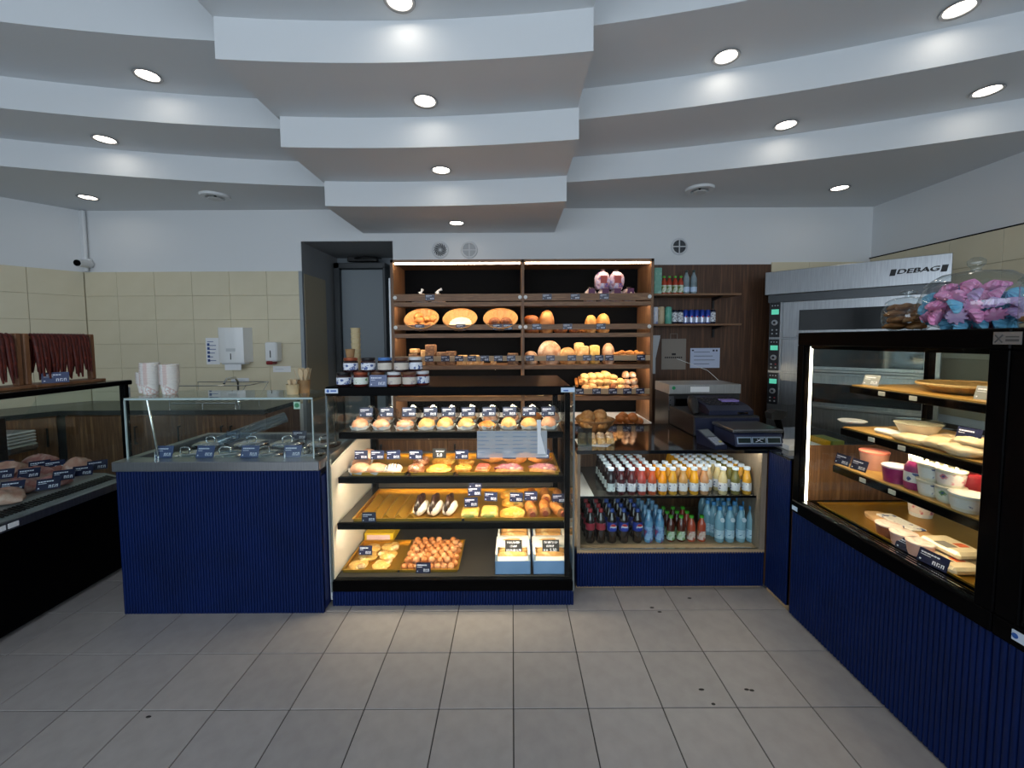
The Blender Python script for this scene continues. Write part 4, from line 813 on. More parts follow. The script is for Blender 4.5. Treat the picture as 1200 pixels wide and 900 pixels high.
# ================================================================ BACK: bread shelving
SX0, SX1, SXM, SY0, SY1, SZT = -1.092, 1.285, .100, 3.77, 4.19, 2.222
BS = thing('bread_shelving', 'tall walnut bread shelving in two lit bays against the back wall', 'shelving', ((SX0 + SX1) / 2, (SY0 + SY1) / 2, 0))
BT = .026
for x in (SX0, SXM - BT / 2, SX1 - BT): cuboid(x, SY0, .02, x + BT, SY1, SZT, .001).build('upright', WOODV, BS)
cuboid(SX0, SY0, SZT - BT, SX1, SY1, SZT, .001).build('top_board', WOOD, BS)
LEDS = emis('led_shelf', '#ffe6c8', CASE * .55)
BAYS = [(SX0 + BT, SXM - BT / 2), (SXM + BT / 2, SX1 - BT)]
LV = [1.842, 1.558, 1.268, .978]
RAILZ = [(1.851, 1.914), (1.590, 1.638), (1.305, 1.352), (.998, 1.048)]
for bi, (a, b) in enumerate(BAYS):
    cuboid(a, SY1 - .012, .76, b, SY1, SZT - BT).build('back_panel', DARK, BS)
    for k, z in enumerate(LV):
        s = cuboid(a, SY0 + .004, z - BT, b, SY1 - .012, z, .001).build('shelf', WOOD, BS)
        led(s, a + .02, b - .02, SY0 + .016, z - BT - .0002, LEDS)
        cuboid(a, SY0 + .002, z - BT - .012, b, SY0 + .014, z, .001).build('shelf_lip', WOOD, s)
        r0, r1 = RAILZ[k]; rl = cuboid(a, SY0 - .002, r0, b, SY0 + .012, r1, .001).build('front_rail', OAKL if k > 1 else WOOD, BS)
        if k < 2:
            for x in (a + .012, b - .012): MB().lathe([(.017, 0), (.017, .004), (.012, .006)], 16).xf(Matrix.Translation((x, SY0 - .002, (r0 + r1) / 2)) @ Matrix.Rotation(PI / 2, 4, 'X')).build('rail_button', mat('button_white', '#d9dcdc', .4), rl, 40)
    cuboid(a + .01, SY0 + .012, SZT - BT - .012, b - .01, SY0 + .03, SZT - BT).build('led_strip', emis('led_bar', '#ffe6c6', CASE * .3), BS)
# lower counter of the shelving, deeper than the shelves
CB = thing('bread_counter', 'walnut counter cabinet projecting below the bread shelving', 'cabinet', ((SX0 + SX1) / 2, 3.5, 0))
BX1 = 1.235
cuboid(SX0, 3.25, .06, BX1, SY0 - .004, .72).build('carcass', WOODC, CB); cuboid(SX0, 3.22, .72, BX1, SY0 - .004, .75, .002).build('counter_top', WOOD, CB); cuboid(SX0 + .02, 3.3, 0, BX1 - .02, SY0 - .03, .06).build('kickboard', BLACKM, CB)
for k in range(4):
    w = (BX1 - SX0) / 4; d = cuboid(SX0 + k * w + .003, 3.232, .08, SX0 + (k + 1) * w - .003, 3.25, .71, .0015).build('door', WOODC, CB)
    cuboid(SX0 + k * w + .05, 3.205, .55, SX0 + k * w + .062, 3.232, .68, .002).build('handle', HB, d)
# white power profile left of the shelving
pf = cuboid(SX0 - .018, SY0 + .002, .02, SX0 - .003, SY0 + .05, 2.06, .002); tag(pf.build0('edge_profile', mat('profile_white')), 'narrow white edge profile between doorway and bread shelving', 'profile')
# cards on the rails
def rcard(px, lv, lab, grp, w=.085): z0, z1 = RAILZ[lv]; h = .052; return card((XP(px, SY0, (z0 + z1) / 2), SY0 - .006, (z0 + z1) / 2 - h / 2 + .002), lab, grp, w, h, 0)
CN = [[(504, 'the wrapped cakes'), (641, 'the empty part of the top right shelf by the upright'), (674, 'the middle of the top right shelf'), (708, 'the violet bread bags')],
      [(492, 'the basket of golden buns'), (540, 'the basket with pale paper lining'), (583, 'the dark rolls, beside the upright'), (595, 'the dark rolls, next to the middle upright'), (629, 'the shiny brown loaf'), (665, 'the two round bun loaves'), (704, 'the golden upright loaves')],
      [(503, 'the tallest rye loaf'), (522, 'the low rye loaves'), (538, 'the first toast pack'), (553, 'the second toast pack'), (568, 'the pale slice packs'), (584, 'the gap before the brown sliced loaf'), (599, 'the brown sliced loaf'), (621, 'the rounded rustic loaf'), (645, 'the large floured round loaf'), (670, 'the half round loaf'), (688, 'the pale toast loaf'), (702, 'the yellow corn loaf'), (714, 'the grey oval loaf'), (751, 'the low basket of rolls')],
      [(490, 'rail'), (515, 'rail'), (540, 'rail'), (570, 'rail'), (595, 'rail'), (625, 'rail'), (650, 'rail'), (679, 'the baguettes'), (699, 'the first bun heap'), (718, 'the square bun heap'), (735, 'the long bun heap'), (750, 'the floured bun heap')]]
for lv, row_ in enumerate(CN):
    for px, nm in row_: rcard(px, lv, 'navy rail price card below ' + nm if nm != 'rail' else 'navy price card on the fourth rail seen through the case top', None if nm != 'rail' else 'fourth rail cards behind the pastry case', .085 if lv < 2 else .078)
# ---------------------------------------------------------------- baskets and breads
WICK = mat('wicker', '#b98752', .6, noise=('#a8763f', '#c99a60'), nscale=150, bump=.3, bscale=160); WICKD = mat('wicker_dark', '#6b4a2c', .65, noise='#7d5834', nscale=150, bump=.4, bscale=80)
def basket(rx, ry, h, m, n=72):
    b = MB()
    def ring(r, z): return [(rx * r * (1 + (.03 if k % 4 < 2 else -.03)) * math.cos(2 * PI * k / n), ry * r * (1 + (.03 if k % 4 < 2 else -.03)) * math.sin(2 * PI * k / n), z) for k in range(n)]
    prof = [(.55, 0), (.72, h * .3), (.9, h * .75), (1.0, h), (.96, h), (.86, h * .75), (.68, h * .34), (.5, .006)]
    vs = [v for r, z in prof for v in ring(r, z)]; fs = [(i * n + k, i * n + (k + 1) % n, (i + 1) * n + (k + 1) % n, (i + 1) * n + k) for i in range(len(prof) - 1) for k in range(n)]
    fs += [tuple(range(n))[::-1], tuple((len(prof) - 1) * n + k for k in range(n))]
    b.add(vs, fs)
    rim = MB().tube([(rx * math.cos(2 * PI * k / n), ry * math.sin(2 * PI * k / n), h) for k in range(n)], .006, 6, closed=True)
    return Proto('bread_basket', [part('bowl', b, m, 60), part('rim', rim, m, 60)])
BK = basket(.155, .15, .085, WICK)
zb = LV[1]
def inb(px, dx, Y, dy, dz): return (XP(px, Y, zb) + dx, Y + dy, zb + dz)
lo_ = lambda key, r, m, s=1, **k: P1(key, MB().blob(r, (0, 0, 0), 18, 10, .35, .035, s, **k), m, 60)
for px, lab in ((496.5, 'wicker basket of pretzel buns beside the left upright'), (540.5, 'wicker basket with a pale paper lining'), (587, 'wicker basket with two dark rolls')):
    BK.spawn((XP(px, 3.93, zb), 3.905, zb + .075), lab, 'basket', rx=.7)
bun = lo_('bread_roll', (.06, .06, .045), GOLDEN, 3); dbun = lo_('bread_roll', (.055, .05, .04), BROWN, 4); pbun = lo_('bread_roll', (.055, .055, .04), PALE, 5)
for k, (dx, dz) in enumerate([(-.09, .045), (-.04, .10), (.0, .045), (.04, .11), (.07, .05), (-.05, .15), (.09, .12)]): bun.spawn((XP(496.5, 3.9, zb) + dx, 3.855 + dz * .6, zb + dz * .9 + .012), 'glossy golden bun heaped in the basket by the left upright', 'bread roll', 'buns of the first basket', rz=k, rx=.3, scale=.75)
tag(MB().lathe([(.1, 0), (.11, .012), (.0, .016)], 20, sy=.9, cap1=False).build0('paper_lining', CREAM), 'pale paper lining inside the middle basket', 'paper').location = (0, 0, 0)
o = bpy.data.objects['paper_lining']; o.location = (XP(540.5, 3.93, zb), 3.895, zb + .085); o.rotation_euler = (.7, 0, 0)
for dx in (-.055, .05): dbun.spawn((XP(587, 3.9, zb) + dx, 3.85, zb + .075), 'dark oval roll in the basket beside the middle upright', 'bread roll', 'dark rolls of the third basket', rz=.3, scale=(1.05, 1, 1.1))
# wrapped cakes on the top left shelf
zz = LV[0]
for k, px in enumerate((494, 514)):
    t = thing('wrapped_cake', ['wrapped cake with a small bow next to the left upright', 'wrapped cake with a pointed fold beside the bow one'][k], 'wrapped cake', (XP(px, 3.88, zz), 3.88, zz))
    MB().lathe([(.085, 0), (.095, .006), (.0, .008)], 18, cap1=False).build('paper_doily', PAPER, t, 40, False)
    MB().blob((.07, .06, .05), (0, 0, .006), 14, 8, .4, .12, k).build('cake', dough('cake_beige', '#d5bba2', ('#bb9878', '#e8d9c9')), t, 60, False)
    MB().tube([(-.015, 0, .088), (0, 0, .105 + .01 * k), (.012 + .02 * k, .004, .13)], [.022, .008, .014], 8).build('wrap_top', CELLO if 0 else PAPER, t, 60, False)
# sliced bread packs on the third left shelf
zz = LV[2]
def pack(px, Y, w, h, d, lab, m=RYE, dz=0, grp=None):
    h *= 1.4; dz *= 1.4
    b = MB(); n = max(3, int(d / .012))
    x = XP(px, Y, zz)
    for k in range(n): b.box((x - w / 2 + random.uniform(-.001, .001), Y + d * k / n, zz + dz), (x + w / 2, Y + d * (k + .86) / n, zz + dz + h + random.uniform(-.002, .002)), .006)
    b.box((x - w / 2 + .002, Y + .002, zz + dz + .002), (x + w / 2 - .002, Y + d - .004, zz + dz + h - .005))
    return tag(b.build0('sliced_bread', m), lab, 'sliced bread', grp)
pack(484, 3.83, .085, .075, .13, 'dark sliced loaf under a smaller one by the left upright', RYE); pack(485, 3.85, .075, .03, .11, 'small sliced loaf lying on top of the dark one', TOAST, .078)
pack(496, 3.84, .05, .10, .12, 'narrow light sliced loaf between two dark ones', TOAST); pack(504, 3.82, .088, .135, .12, 'tallest dark sliced rye loaf on the third shelf', RYE)
pack(517, 3.82, .085, .085, .12, 'dark rye loaf right of the tallest one', RYE); pack(528, 3.82, .085, .09, .12, 'dark rye loaf beside the toast packs', RYE)
for k, px in enumerate((541, 555)): pack(px, 3.82, .09, .062, .12, ['toast pack next to the rye loaves', 'toast pack beside the low slices'][k], TOAST)
for k, px in enumerate((549, 562, 577)): pack(px + 1, 3.81, .05, .035, .1, ['low', 'middle', 'last'][k] + ' pale slice pack showing between price cards', PALE)
pack(601, 3.82, .10, .075, .14, 'brown sliced loaf beside the middle upright', RYE)
# bagged rolls on the top right shelf
zz = LV[0]
PBAG = mat('bag_berry', '#c9a7b2', .35, noise=('#e4d8d6', '#d3b49f', '#6b2f5c'), nscale=22, pos=(.4, .66), coat=.4); UBAG = mat('bag_violet', '#b9a4cc', .35, noise=('#dcd0e4', '#d49a9a', '#6a5cab'), nscale=20, pos=(.38, .64), coat=.4)
for k, (px, dz, up) in enumerate([(692, 0, 0), (708, 0, 0), (722, 0, 0), (737, 0, 0), (706, .08, 1), (722, .08, 1)]):
    dz *= 1.45
    t = thing('bread_bag', [('first', 'second', 'third', 'last')[k % 4] + ' berry-striped bread bag lying on the top right shelf', ('left-hand', 'knotted') [k % 2] + ' violet bread bag standing on the striped bags'][up], 'bread bag', (XP(px, 3.86, zz), 3.87, zz + dz))
    MB().blob((.062 if not up else .066, .07, (.07 if not up else .095)), (0, 0, 0), 16, 10, .3, .09, k + 20, p=2.6).build('bag', UBAG if up else PBAG, t, 60, False)
    MB().box((-.03, -.071, .05), (.03, -.064, .12), .002).build('print', mat('print_red', '#b04a43', .5) if up else mat('print_plum', '#5b2350', .5), t, None, False)
    MB().lathe([(.012, 0), (.03, .03)], 8, (.0, .0, .155 if up else .11), cap0=False, cap1=False).build('bag_tail', CELLO, t, 60, False)
# loaves
def loaf(px, Y, z, r, m, lab, rz=0, rx=0, seed=1, cuts=0, p=2.2, cm=None):
    t = thing('bread_loaf', lab, 'bread', (XP(px, Y, z), Y, z), rz)
    if z < 1.3: r = (r[0] * 1.08, r[1], r[2] * 1.22)
    if rx: t.rotation_euler = (rx, 0, rz)
    MB().blob(r, (0, 0, 0), 20, 12, .3, .03, seed, p=p).build('crust', m, t, 60, False)
    for k in range(cuts):
        u = (k + .5) / cuts * 2 - 1; w = r[1] * .7 * math.sqrt(max(.05, 1 - (u * .8) ** 2)); hz = r[2] * (.7 + .98 * math.sqrt(max(0, 1 - (u * .75) ** 2)))
        MB().tube([(u * r[0] * .75, -w, hz * .86), (u * r[0] * .75 + .01, 0, hz), (u * r[0] * .75 + .02, w, hz * .86)], [.003, .009, .003], 6).build('slash', cm or PALE, t, 60, False)
    return t
zz = LV[1]
loaf(623, 3.88, zz, (.075, .07, .05), BROWN, 'dark round loaf under a shiny one by the middle upright', seed=2); loaf(623, 3.89, zz + .08, (.075, .07, .052), dough('shiny_brown', '#a65c22', ('#7f3d12', '#c47a38'), 10), 'shiny brown loaf on top of the dark round one', seed=3)
loaf(640.5, 3.90, zz, (.072, .06, .125), dough('tall_loaf', '#bd7f3f', ('#8d5426', '#d9a463'), 8), 'tall upright oval loaf on the second shelf', seed=4, p=2.4)
loaf(657, 3.87, zz, (.062, .06, .042), BROWN, 'round brown bun loaf next to the tall loaf', seed=5); loaf(674, 3.87, zz, (.058, .06, .042), BROWN, 'round brown bun loaf before the empty half of the shelf', seed=6); loaf(684, 3.95, zz, (.05, .05, .05), GOLDEN, 'small golden loaf half hidden behind the round ones', seed=7)
loaf(692, 3.89, zz, (.056, .06, .098), dough('golden_tall', '#d29a4e', ('#b3742f', '#e8bf7d'), 9), 'golden upright loaf leaning on the larger one', seed=8, p=2.4); loaf(706.5, 3.89, zz, (.064, .06, .105), _M['golden_tall'], 'larger golden upright loaf with a split top', seed=9, p=2.4, cuts=1)
zz = LV[2]
loaf(622, 3.87, zz, (.062, .06, .06), FLOUR, 'rounded rustic loaf at the start of the third shelf', seed=10); loaf(644, 3.90, zz, (.105, .05, .105), FLOUR, 'large floured round loaf standing on edge', seed=11, p=2.2)
loaf(665, 3.88, zz, (.075, .06, .075), dough('half_loaf', '#c89a5f', ('#9c6a38', '#ddbd88'), 12), 'half round loaf with wrinkled crust', seed=12)
for k, (px, h, m, lab) in enumerate([(680, .165, TOAST, 'tall square toast loaf standing upright'), (684.5, .14, PALE, 'pale toast loaf in front of the tall one'), (697, .145, dough('corn_loaf', '#d9bb6a', ('#c39a45', '#ead494'), 20), 'yellow corn toast loaf standing upright')]):
    x = XP(px, 3.85, zz); tag(MB().box((x - .045, 3.83 + (.06 if k == 0 else 0), zz), (x + .045, 3.90 + (.06 if k == 0 else 0), zz + h * 1.2), .018).blob((.047, .034, .02), (x, 3.866 + (.06 if k == 0 else 0), zz + h * 1.2 - .02), 14, 6, .8, .04, k, p=3).build0('toast_loaf', m, 50), lab, 'bread')
loaf(712.5, 3.88, zz, (.056, .05, .092), FLOUR, 'grey floured oval loaf standing beside the toast loaves', seed=14, p=2.4)
B2 = basket(.135, .11, .06, WICK); B2.spawn((XP(737, 3.9, zz), 3.9, zz + .03), 'low wicker basket of rolls at the shelf end', 'basket', scale=1)
croi = P1('bread_stick', croissant(.07, .024), GOLDEN, 60)
for k in range(7): croi.spawn((XP(724 + k * 4.3, 3.9, zz + .06), 3.86 + .02 * (k % 3), zz + .075 + .012 * (k % 2)), 'golden twisted roll in the low basket', 'bread roll', 'twisted rolls of the low basket', rz=.6 + .4 * (k % 3), scale=.9)
zz = LV[3]
LAB4 = [(683, 3.85, 'baguette'), ]
for k, (px, n, m, lab) in enumerate([(690, 6, PALE, 'pale oval bun in the first heap of the fourth shelf'), (707, 6, TOAST, 'square bun in the second heap of the fourth shelf'), (724, 5, PALE, 'long bun in the third heap of the fourth shelf'), (739, 6, FLOUR, 'floured bun in the last heap of the fourth shelf'), (722, 1, BROWN, 'dark bun behind the heaps of the fourth shelf')]):
    pr = lo_('bread_roll', (.035, .055, .032), m, k + 30, p=2.2 if m is not TOAST else 3)
    for j in range(n):
        pr.spawn((XP(px + (j % 2) * 8.6 - 4.3 + random.uniform(-.8, .8), 3.84, zz), 3.845 + .03 * (j // 2), zz + .045 + (.05 + .006 * (k % 2)) * (j // 2) + (.004 if j % 2 else 0)), lab, 'bread roll', ['first', 'second', 'third', 'last'][k % 4] + ' bun heap' if n > 1 else None, rz=random.uniform(-.5, .7), rx=random.uniform(-.1, .3), ry=random.uniform(-.2, .2), scale=(random.uniform(.9, 1.12), 1, random.uniform(.85, 1.25)))
for k in range(3): tag(MB().tube([(XP(676 + k * 4, 3.83, zz), 3.83, zz + .09 + .02 * k), (XP(676 + k * 4, 4.0, zz), 4.05, zz + .13 + .02 * k)], [.014, .016], 9).build0('baguette', GOLDEN, 50), 'golden baguette lying beside the bun heaps', 'baguette', 'baguettes of the fourth shelf')
for k, px in enumerate((586, 620, 633, 642, 560, 520)): loaf(px, 3.9, zz, (.06, .06, .05), [GOLDEN, BROWN, PALE][k % 3], ['golden bun in the low bay beside the upright', 'brown bun left on the fourth shelf behind the case', 'pale bun on the fourth shelf behind the case', 'small golden bun near the paddle', 'brown bun behind the jam jars', 'pale bun far behind the jam jars'][k], seed=40 + k)
pd = MB().lathe([(.08, 0), (.085, .006), (.0, .008)], 24, sx=1, sy=.8, cap1=False); pd.box((.07, -.02, 0), (.24, .02, .008), .003); o = pd.build0('wooden_plate', OAKL, 40); o.location = (XP(643, 3.82, 1.05) , 3.80, zz + .055); o.rotation_euler = (1.0, 0, -.1); o.location.y = 3.83; tag(o, 'round wooden paddle leaning behind the fourth rail', 'paddle')
# ---------------------------------------------------------------- on the lower counter: dark basket of rolls, bun tray
zz = .75
tw = thing('bun_tray', 'wooden tray with pale ends holding glazed buns', 'tray', (XP(742, 3.42, zz), 3.42, zz)); xa, xb = XP(716, 3.3, zz), XP(762, 3.3, zz); 
cuboid(xa, 3.26, zz, xb, 3.66, zz + .012).build('tray_floor', WOOD, tw); cuboid(xa, 3.26, zz, xb, 3.272, zz + .05).build('tray_front', OAKL, tw); cuboid(xb - .012, 3.272, zz, xb, 3.66, zz + .085).build('tray_end', PAPER, tw); cuboid(xa, 3.272, zz, xa + .012, 3.66, zz + .085).build('tray_end', PAPER, tw)
gb = lo_('glazed_bun', (.05, .05, .04), dough('glazed_bun', '#b9702f', ('#95521b', '#d59a58'), 10), 9)
for k, (px, Y, dz) in enumerate([(727, 3.33, .0), (739, 3.32, 0), (748, 3.36, 0), (723, 3.42, .02), (736, 3.42, .03), (748, 3.46, .02), (730, 3.50, .06), (741, 3.52, .05), (727, 3.38, .062), (742, 3.38, .062)]): gb.spawn((XP(px, Y, zz), Y, zz + .013 + dz), 'glazed brown bun in the wooden tray', 'bun', 'glazed buns in the wooden tray', rz=k, scale=.85)
# ================================================================ walnut wall panel with two shelves
WPN = cuboid(1.30, YB - .03, 0, 2.585, YB - .002, 2.236, .001); 
WP = tag(WPN.build0('wall_panel', WOODP), 'dark walnut wall panel between bread shelving and oven', 'wall panel')
def wshelf(py, zshift, lab):
    t = thing('wall_shelf', lab, 'shelf', (1.7, YB - .14, 0)); a = P(766, py, Y=3.93); b = P(869, py, Y=3.93); z = a.z; t.location.z = z
    cuboid(1.30, 3.93, z - .018, b.x, YB - .031, z, .001).build('board', WOOD, t)
    for x in (1.36, XP(838, 4.1, z)):
        MB().prism([(YB - .031, z - .018), (3.98, z - .018), (3.98, z - .024), (YB - .05, z - .05), (YB - .043, z - .13), (YB - .031, z - .13)], x, x + .02, 0).build('bracket', BLACKM, t)
    return z
zs1 = wshelf(344, 0, 'upper walnut wall shelf with soft drink bottles'); zs2 = wshelf(379.5, 0, 'lower walnut wall shelf with energy drink cans')
def can(key, r, h, body, band=None, top=CHROME):
    parts = [part('can_body', MB().lathe([(r * .85, 0), (r, .006), (r, h - .012), (r * .82, h - .003), (r * .8, h)], 16, cap1=False), body, 40), part('can_top', MB().lathe([(r * .82, h - .002), (r * .8, h - .001)], 16), top, 40)]
    if band: parts.append(part('can_print', MB().lathe([(r * 1.015, band[0] * h), (r * 1.015, band[1] * h)], 16, cap0=False, cap1=False), band[2], 40))
    return Proto('drink_can', parts)
YC = 4.02
navyc = mat('can_navy', '#0f1733', .3, .4); blu = mat('can_blue', '#1b3c9c', .3, .4); sil = mat('can_silver', '#b9c1d4', .3, .5); teal = mat('can_teal', '#5fae9b', .35, noise=('#5fae9b', '#8fc9b8'), nscale=25); cream_c = mat('can_cream', '#c9b694', .35, noise=('#c9b694', '#ab8f69'), nscale=25); blc = mat('can_white', '#c9d3e6', .3, noise=('#dfe4ee', '#4a69b8'), nscale=20)
wtxt = mat('can_white_print', '#dfe3ea', .4, noise=('#0f1733', '#e8ecf2'), nscale=35, pos=(.45, .55))
for px, key, lab, c_ in [(767.5, 0, 'tall white and blue can next to the shelving', can('a', .029, .165, blc)), (774.5, 1, 'tall cream coloured can between white and teal cans', can('b', .031, .168, cream_c)), (783, 2, 'tall teal can next to the navy cans', can('c', .031, .165, teal))]:
    c_.spawn((XP(px, YC, zs2), YC, zs2), lab, 'drink can')
nv = can('n', .026, .135, navyc, (.15, .85, wtxt))
for px, lab in ((790.5, 'navy energy drink can beside the teal can'), (797, 'navy energy drink can before the blue and silver cans'), (835, 'navy energy drink can at the bracket end of the row')): nv.spawn((XP(px, YC, zs2), YC, zs2), lab, 'drink can')
rbp = can('rb', .026, .135, blu, (.1, .5, sil)); rbp.parts.append(part('can_emblem', MB().lathe([(.004, 0), (.009, .001)], 10).xf(Matrix.Translation((-.004, -.0262, .07)) @ Matrix.Rotation(PI / 2, 4, 'X')), mat('can_red', '#a82a38', .4)))
for px in (803.2, 809.8, 816, 822.5, 829): rbp.spawn((XP(px, YC, zs2), YC, zs2), 'blue and silver energy drink can in the row of five', 'drink can', 'blue and silver cans')
zz = zs1
tc = XP(769.5, YC, zz); tq = MB().box((tc - .036, YC - .035, 0 + zz), (tc + .036, YC + .035, zz + .25), .004); tag(tq.build0('juice_carton', mat('carton_mint', '#7cb3a3', .45, noise=('#6da796', '#a6cfc2'), nscale=18)), 'tall mint green juice carton beside the shelving', 'carton')
def pet(h, r, liquid, capm, lab_m=None, lz=(.25, .55), neck=.38, capr=.0135):
    pr = [(r * .8, 0), (r, .008), (r * .95, h * .10), (r, h * .2), (r, h * .60), (r * .9, h * .69), (r * .62, h * .79), (r * neck * 1.15, h * .86), (r * neck, h * .9)]
    ps = [part('bottle_body', MB().lathe(pr, 16), liquid, 50), part('cap', MB().lathe([(capr, h * .9), (capr, h * .985), (capr * .8, h)], 14), capm, 40)]
    if lab_m: ps.append(part('label', MB().lathe([(r * 1.02, h * lz[0]), (r * 1.02, h * lz[1])], 16, cap0=False, cap1=False), lab_m, 40))
    return Proto('drink_bottle', ps)
GREENC = mat('cap_green', '#4cae2e', .35); redd = mat('drink_red', '#9c2f1c', .15, coat=.5, noise='#b8482a', nscale=9); grnl = mat('label_green', '#7a9e6a', .5, noise=('#dfe4d6', '#4d8a3c', '#a83a2c'), nscale=30)
sb = pet(.175, .026, redd, GREENC, grnl, (.1, .5))
for k, px in enumerate((778, 784, 791, 797.5)): sb.spawn((XP(px, YC, zz), YC, zz), 'small red juice bottle with green cap on the upper wall shelf', 'bottle', 'small red bottles of the wall shelf')
wb_ = pet(.23, .03, mat('water_dark', '#6d7f86', .12, coat=.5, noise='#8f9fa6', nscale=14), mat('cap_dark', '#33423f', .4), mat('label_pale', '#bcd2ea'), (.1, .3))
for px, lab in ((804, 'clear water bottle with dark cap beside the red juices'), (812.5, 'clear water bottle with dark cap at the end of the shelf row')): wb_.spawn((XP(px, YC, zz), YC, zz), lab, 'bottle')
# paper bag, notice, soap sleeve on the panel
Yp = YB - .031
x0, x1, z0, z1 = onback(775, 397, 803, 433, Yp)
pbg = thing('paper_bag', 'flat beige paper carrier bag hanging on the walnut panel', 'bag', ((x0 + x1) / 2, Yp, z0))
cuboid(x0, Yp - .012, z0, x1, Yp - .001, z1, .003).build('bag_body', mat('bag_grey', '#8d857c', .7), pbg)
MB().tube([(x0 + .09, Yp - .006, z1), (x0 + .09, Yp - .006, z1 + .05), (x1 - .09, Yp - .006, z1 + .05), (x1 - .09, Yp - .006, z1)], .003, 6).build('bag_handle', mat('bag_grey'), pbg)
pm = MB().box(((x0 + x1) / 2 - .02, Yp - .0135, z0 + .145), ((x0 + x1) / 2 + .02, Yp - .012, z0 + .165))
for k in range(9): pm.box(((x0 + x1) / 2 - .09 + k * .02, Yp - .0135, z0 + .115), ((x0 + x1) / 2 - .09 + k * .02 + .014, Yp - .012, z0 + .13))
pm.build('bag_print', BLACKM, pbg)
sheet('certificate', 'pale blue certificate sheet pinned on the walnut panel', *onback(809, 408, 843, 431, Yp), Yp, 4, m=mat('certificate_paper', '#c3cee8', .7), ink=mat('dark_ink', '#2c3350', .6), marks=[(.05, .85, .12, .92), (.75, .83, .82, .92), (.86, .83, .92, .92)])
x0, x1, z0, z1 = onback(765, 393, 772, 438, 4.05)
tag(MB().prism([(x0, z0), (x1 - .03, z0), (x1 - .03, z0 + .15), (x1 + .01, z1 - .03), (x1 + .012, z1), (x0, z1)], 4.06, 4.1695, 1).build0('cup_dispenser', mat('translucent_white', '#b6bbbf', .3)), 'translucent white dispenser tube beside the shelving', 'dispenser')
# round grilles on the white wall
for px, py, kind, lab in ((516, 293, 'swirl', 'round wall grille with swirling slots above the bread shelving'), (550, 293, 'mesh', 'round pale mesh grille above the bread shelving'), (796, 289, 'dark', 'round wall grille with dark mesh above the drinks shelves')):
    p = P(px, py, Y=YB); g = thing('wall_grille', lab, 'grille', (p.x, YB, p.z)); Rx = Matrix.Rotation(PI / 2, 4, 'X')
    MB().lathe([(.085, 0), (.085, .006), (.078, .012), (.066, .012), (.064, .002)], 28, cap0=False, cap1=False).xf(Rx).build('ring', mat('grille_white', '#c9cdd1', .5), g, 40, False)
    MB().lathe([(.066, .0), (.066, .003)], 28).xf(Rx).build('backing', DARK if kind == 'dark' else mat('grille_white') if kind == 'swirl' else mat('grille_grey', '#9aa0a5', .6), g, None, False)
    if kind == 'swirl':
        for k in range(16):
            a = 2 * PI * k / 16; pts = [((.014 + .05 * t) * math.cos(a + t * .9), (.014 + .05 * t) * math.sin(a + t * .9), .006) for t in (0, .33, .66, 1)]
            MB().tube(pts, [.001, .0035, .0048, .002], 5).xf(Rx).build('slot', DARK, g, None, False)
    else:
        for s in (0, 1): MB().box(((-.064 if s else -.005), (-.005 if s else -.064), .002), ((.064 if s else .005), (.005 if s else .064), .007)).xf(Rx).build('cross_bar', mat('grille_white'), g, None, False)
        gr = MB()
        for k in range(-6, 7):
            l = math.sqrt(max(0, .064 ** 2 - (k * .0095) ** 2)); gr.box((k * .0095 - .001, -l, .002), (k * .0095 + .001, l, .004)); gr.box((-l, k * .0095 - .001, .002), (l, k * .0095 + .001, .004))
        tag(gr.xf(Rx).build('mesh', mat('grille_mesh_' + kind, '#b8bdc2' if kind == 'mesh' else '#70767c', .5), g, None, False), kind='stuff')
# ================================================================ drinks cabinet
QX0, QX1, QYF, QYR, QZ = .381, 1.496, 2.39, 3.15, .85
DC = thing('drinks_cabinet', 'glass fronted drinks cabinet with dark glass top and blue base', 'display cabinet', ((QX0 + QX1) / 2, 2.77, 0))
FRG = mat('frame_oak_grey', '#8a7c6c', .5, noise='#776a5b', nscale=6, stretch=(10, 10, 1))
cuboid(QX0, QYF + .03, 0, QX1, QYF + .05, .022).build('kickboard', OAKL, DC)
tag(ribs(QX0, QX1, QYF + .008, .022, .232).build('ribbed_base', BLUE, DC, 35), kind='stuff')
cuboid(QX0, QYF + .02, .022, QX1, QYR - .1, .225).build('base_box', _M['navy_carcass'], DC)
cuboid(QX0, QYF + .002, .225, QX1, QYR - .1, .245).build('bottom_board', OAKL, DC)
cuboid(QX0, QYF + .002, .245, QX0 + .018, QYR - .1, .83).build('side_board', FRG, DC); cuboid(QX1 - .03, QYF + .002, .245, QX1, QYR - .1, .83).build('side_board', FRG, DC)
cuboid(QX0 + .018, QYR - .12, .245, QX1 - .03, QYR - .1, .83).build('back_board', WOODC, DC)
cuboid(QX0 - .004, QYF - .006, .828, QX1 + .0, QYR, QZ, .002).build('dark_glass_top', mat('dark_glass', '#0c0f10', .06, coat=.5), DC)
cuboid(QX0 + .018, QYF + .05, .544, QX1 - .03, QYR - .12, .554).build('shelf', mat('shelf_smoke', '#4c4a45', .2), DC)
cuboid(QX0 + .018, QYF + .048, .542, QX1 - .03, QYF + .052, .555).build('shelf_edge', DARK, DC)
cuboid(QX0 + .018, QYF + .006, .246, QX1 - .03, QYF + .012, .826).build('front_glass', GLASS, DC)
cuboid(QX0 + .02, QYF + .012, .246, QX1 - .03, QYF + .016, .252).build('glass_track', CHROME, DC)
cuboid(QX0 + .02, QYF + .02, .822, QX1 - .04, QYF + .032, .828).build('led_strip', emis('led_cool', '#fff0dc', CASE * .5), DC)
def pet_clear(name, col, alpha):
    m = mat(name, col, .08, coat=.6); m.node_tree.nodes['Principled BSDF'].inputs['Alpha'].default_value = alpha; return m
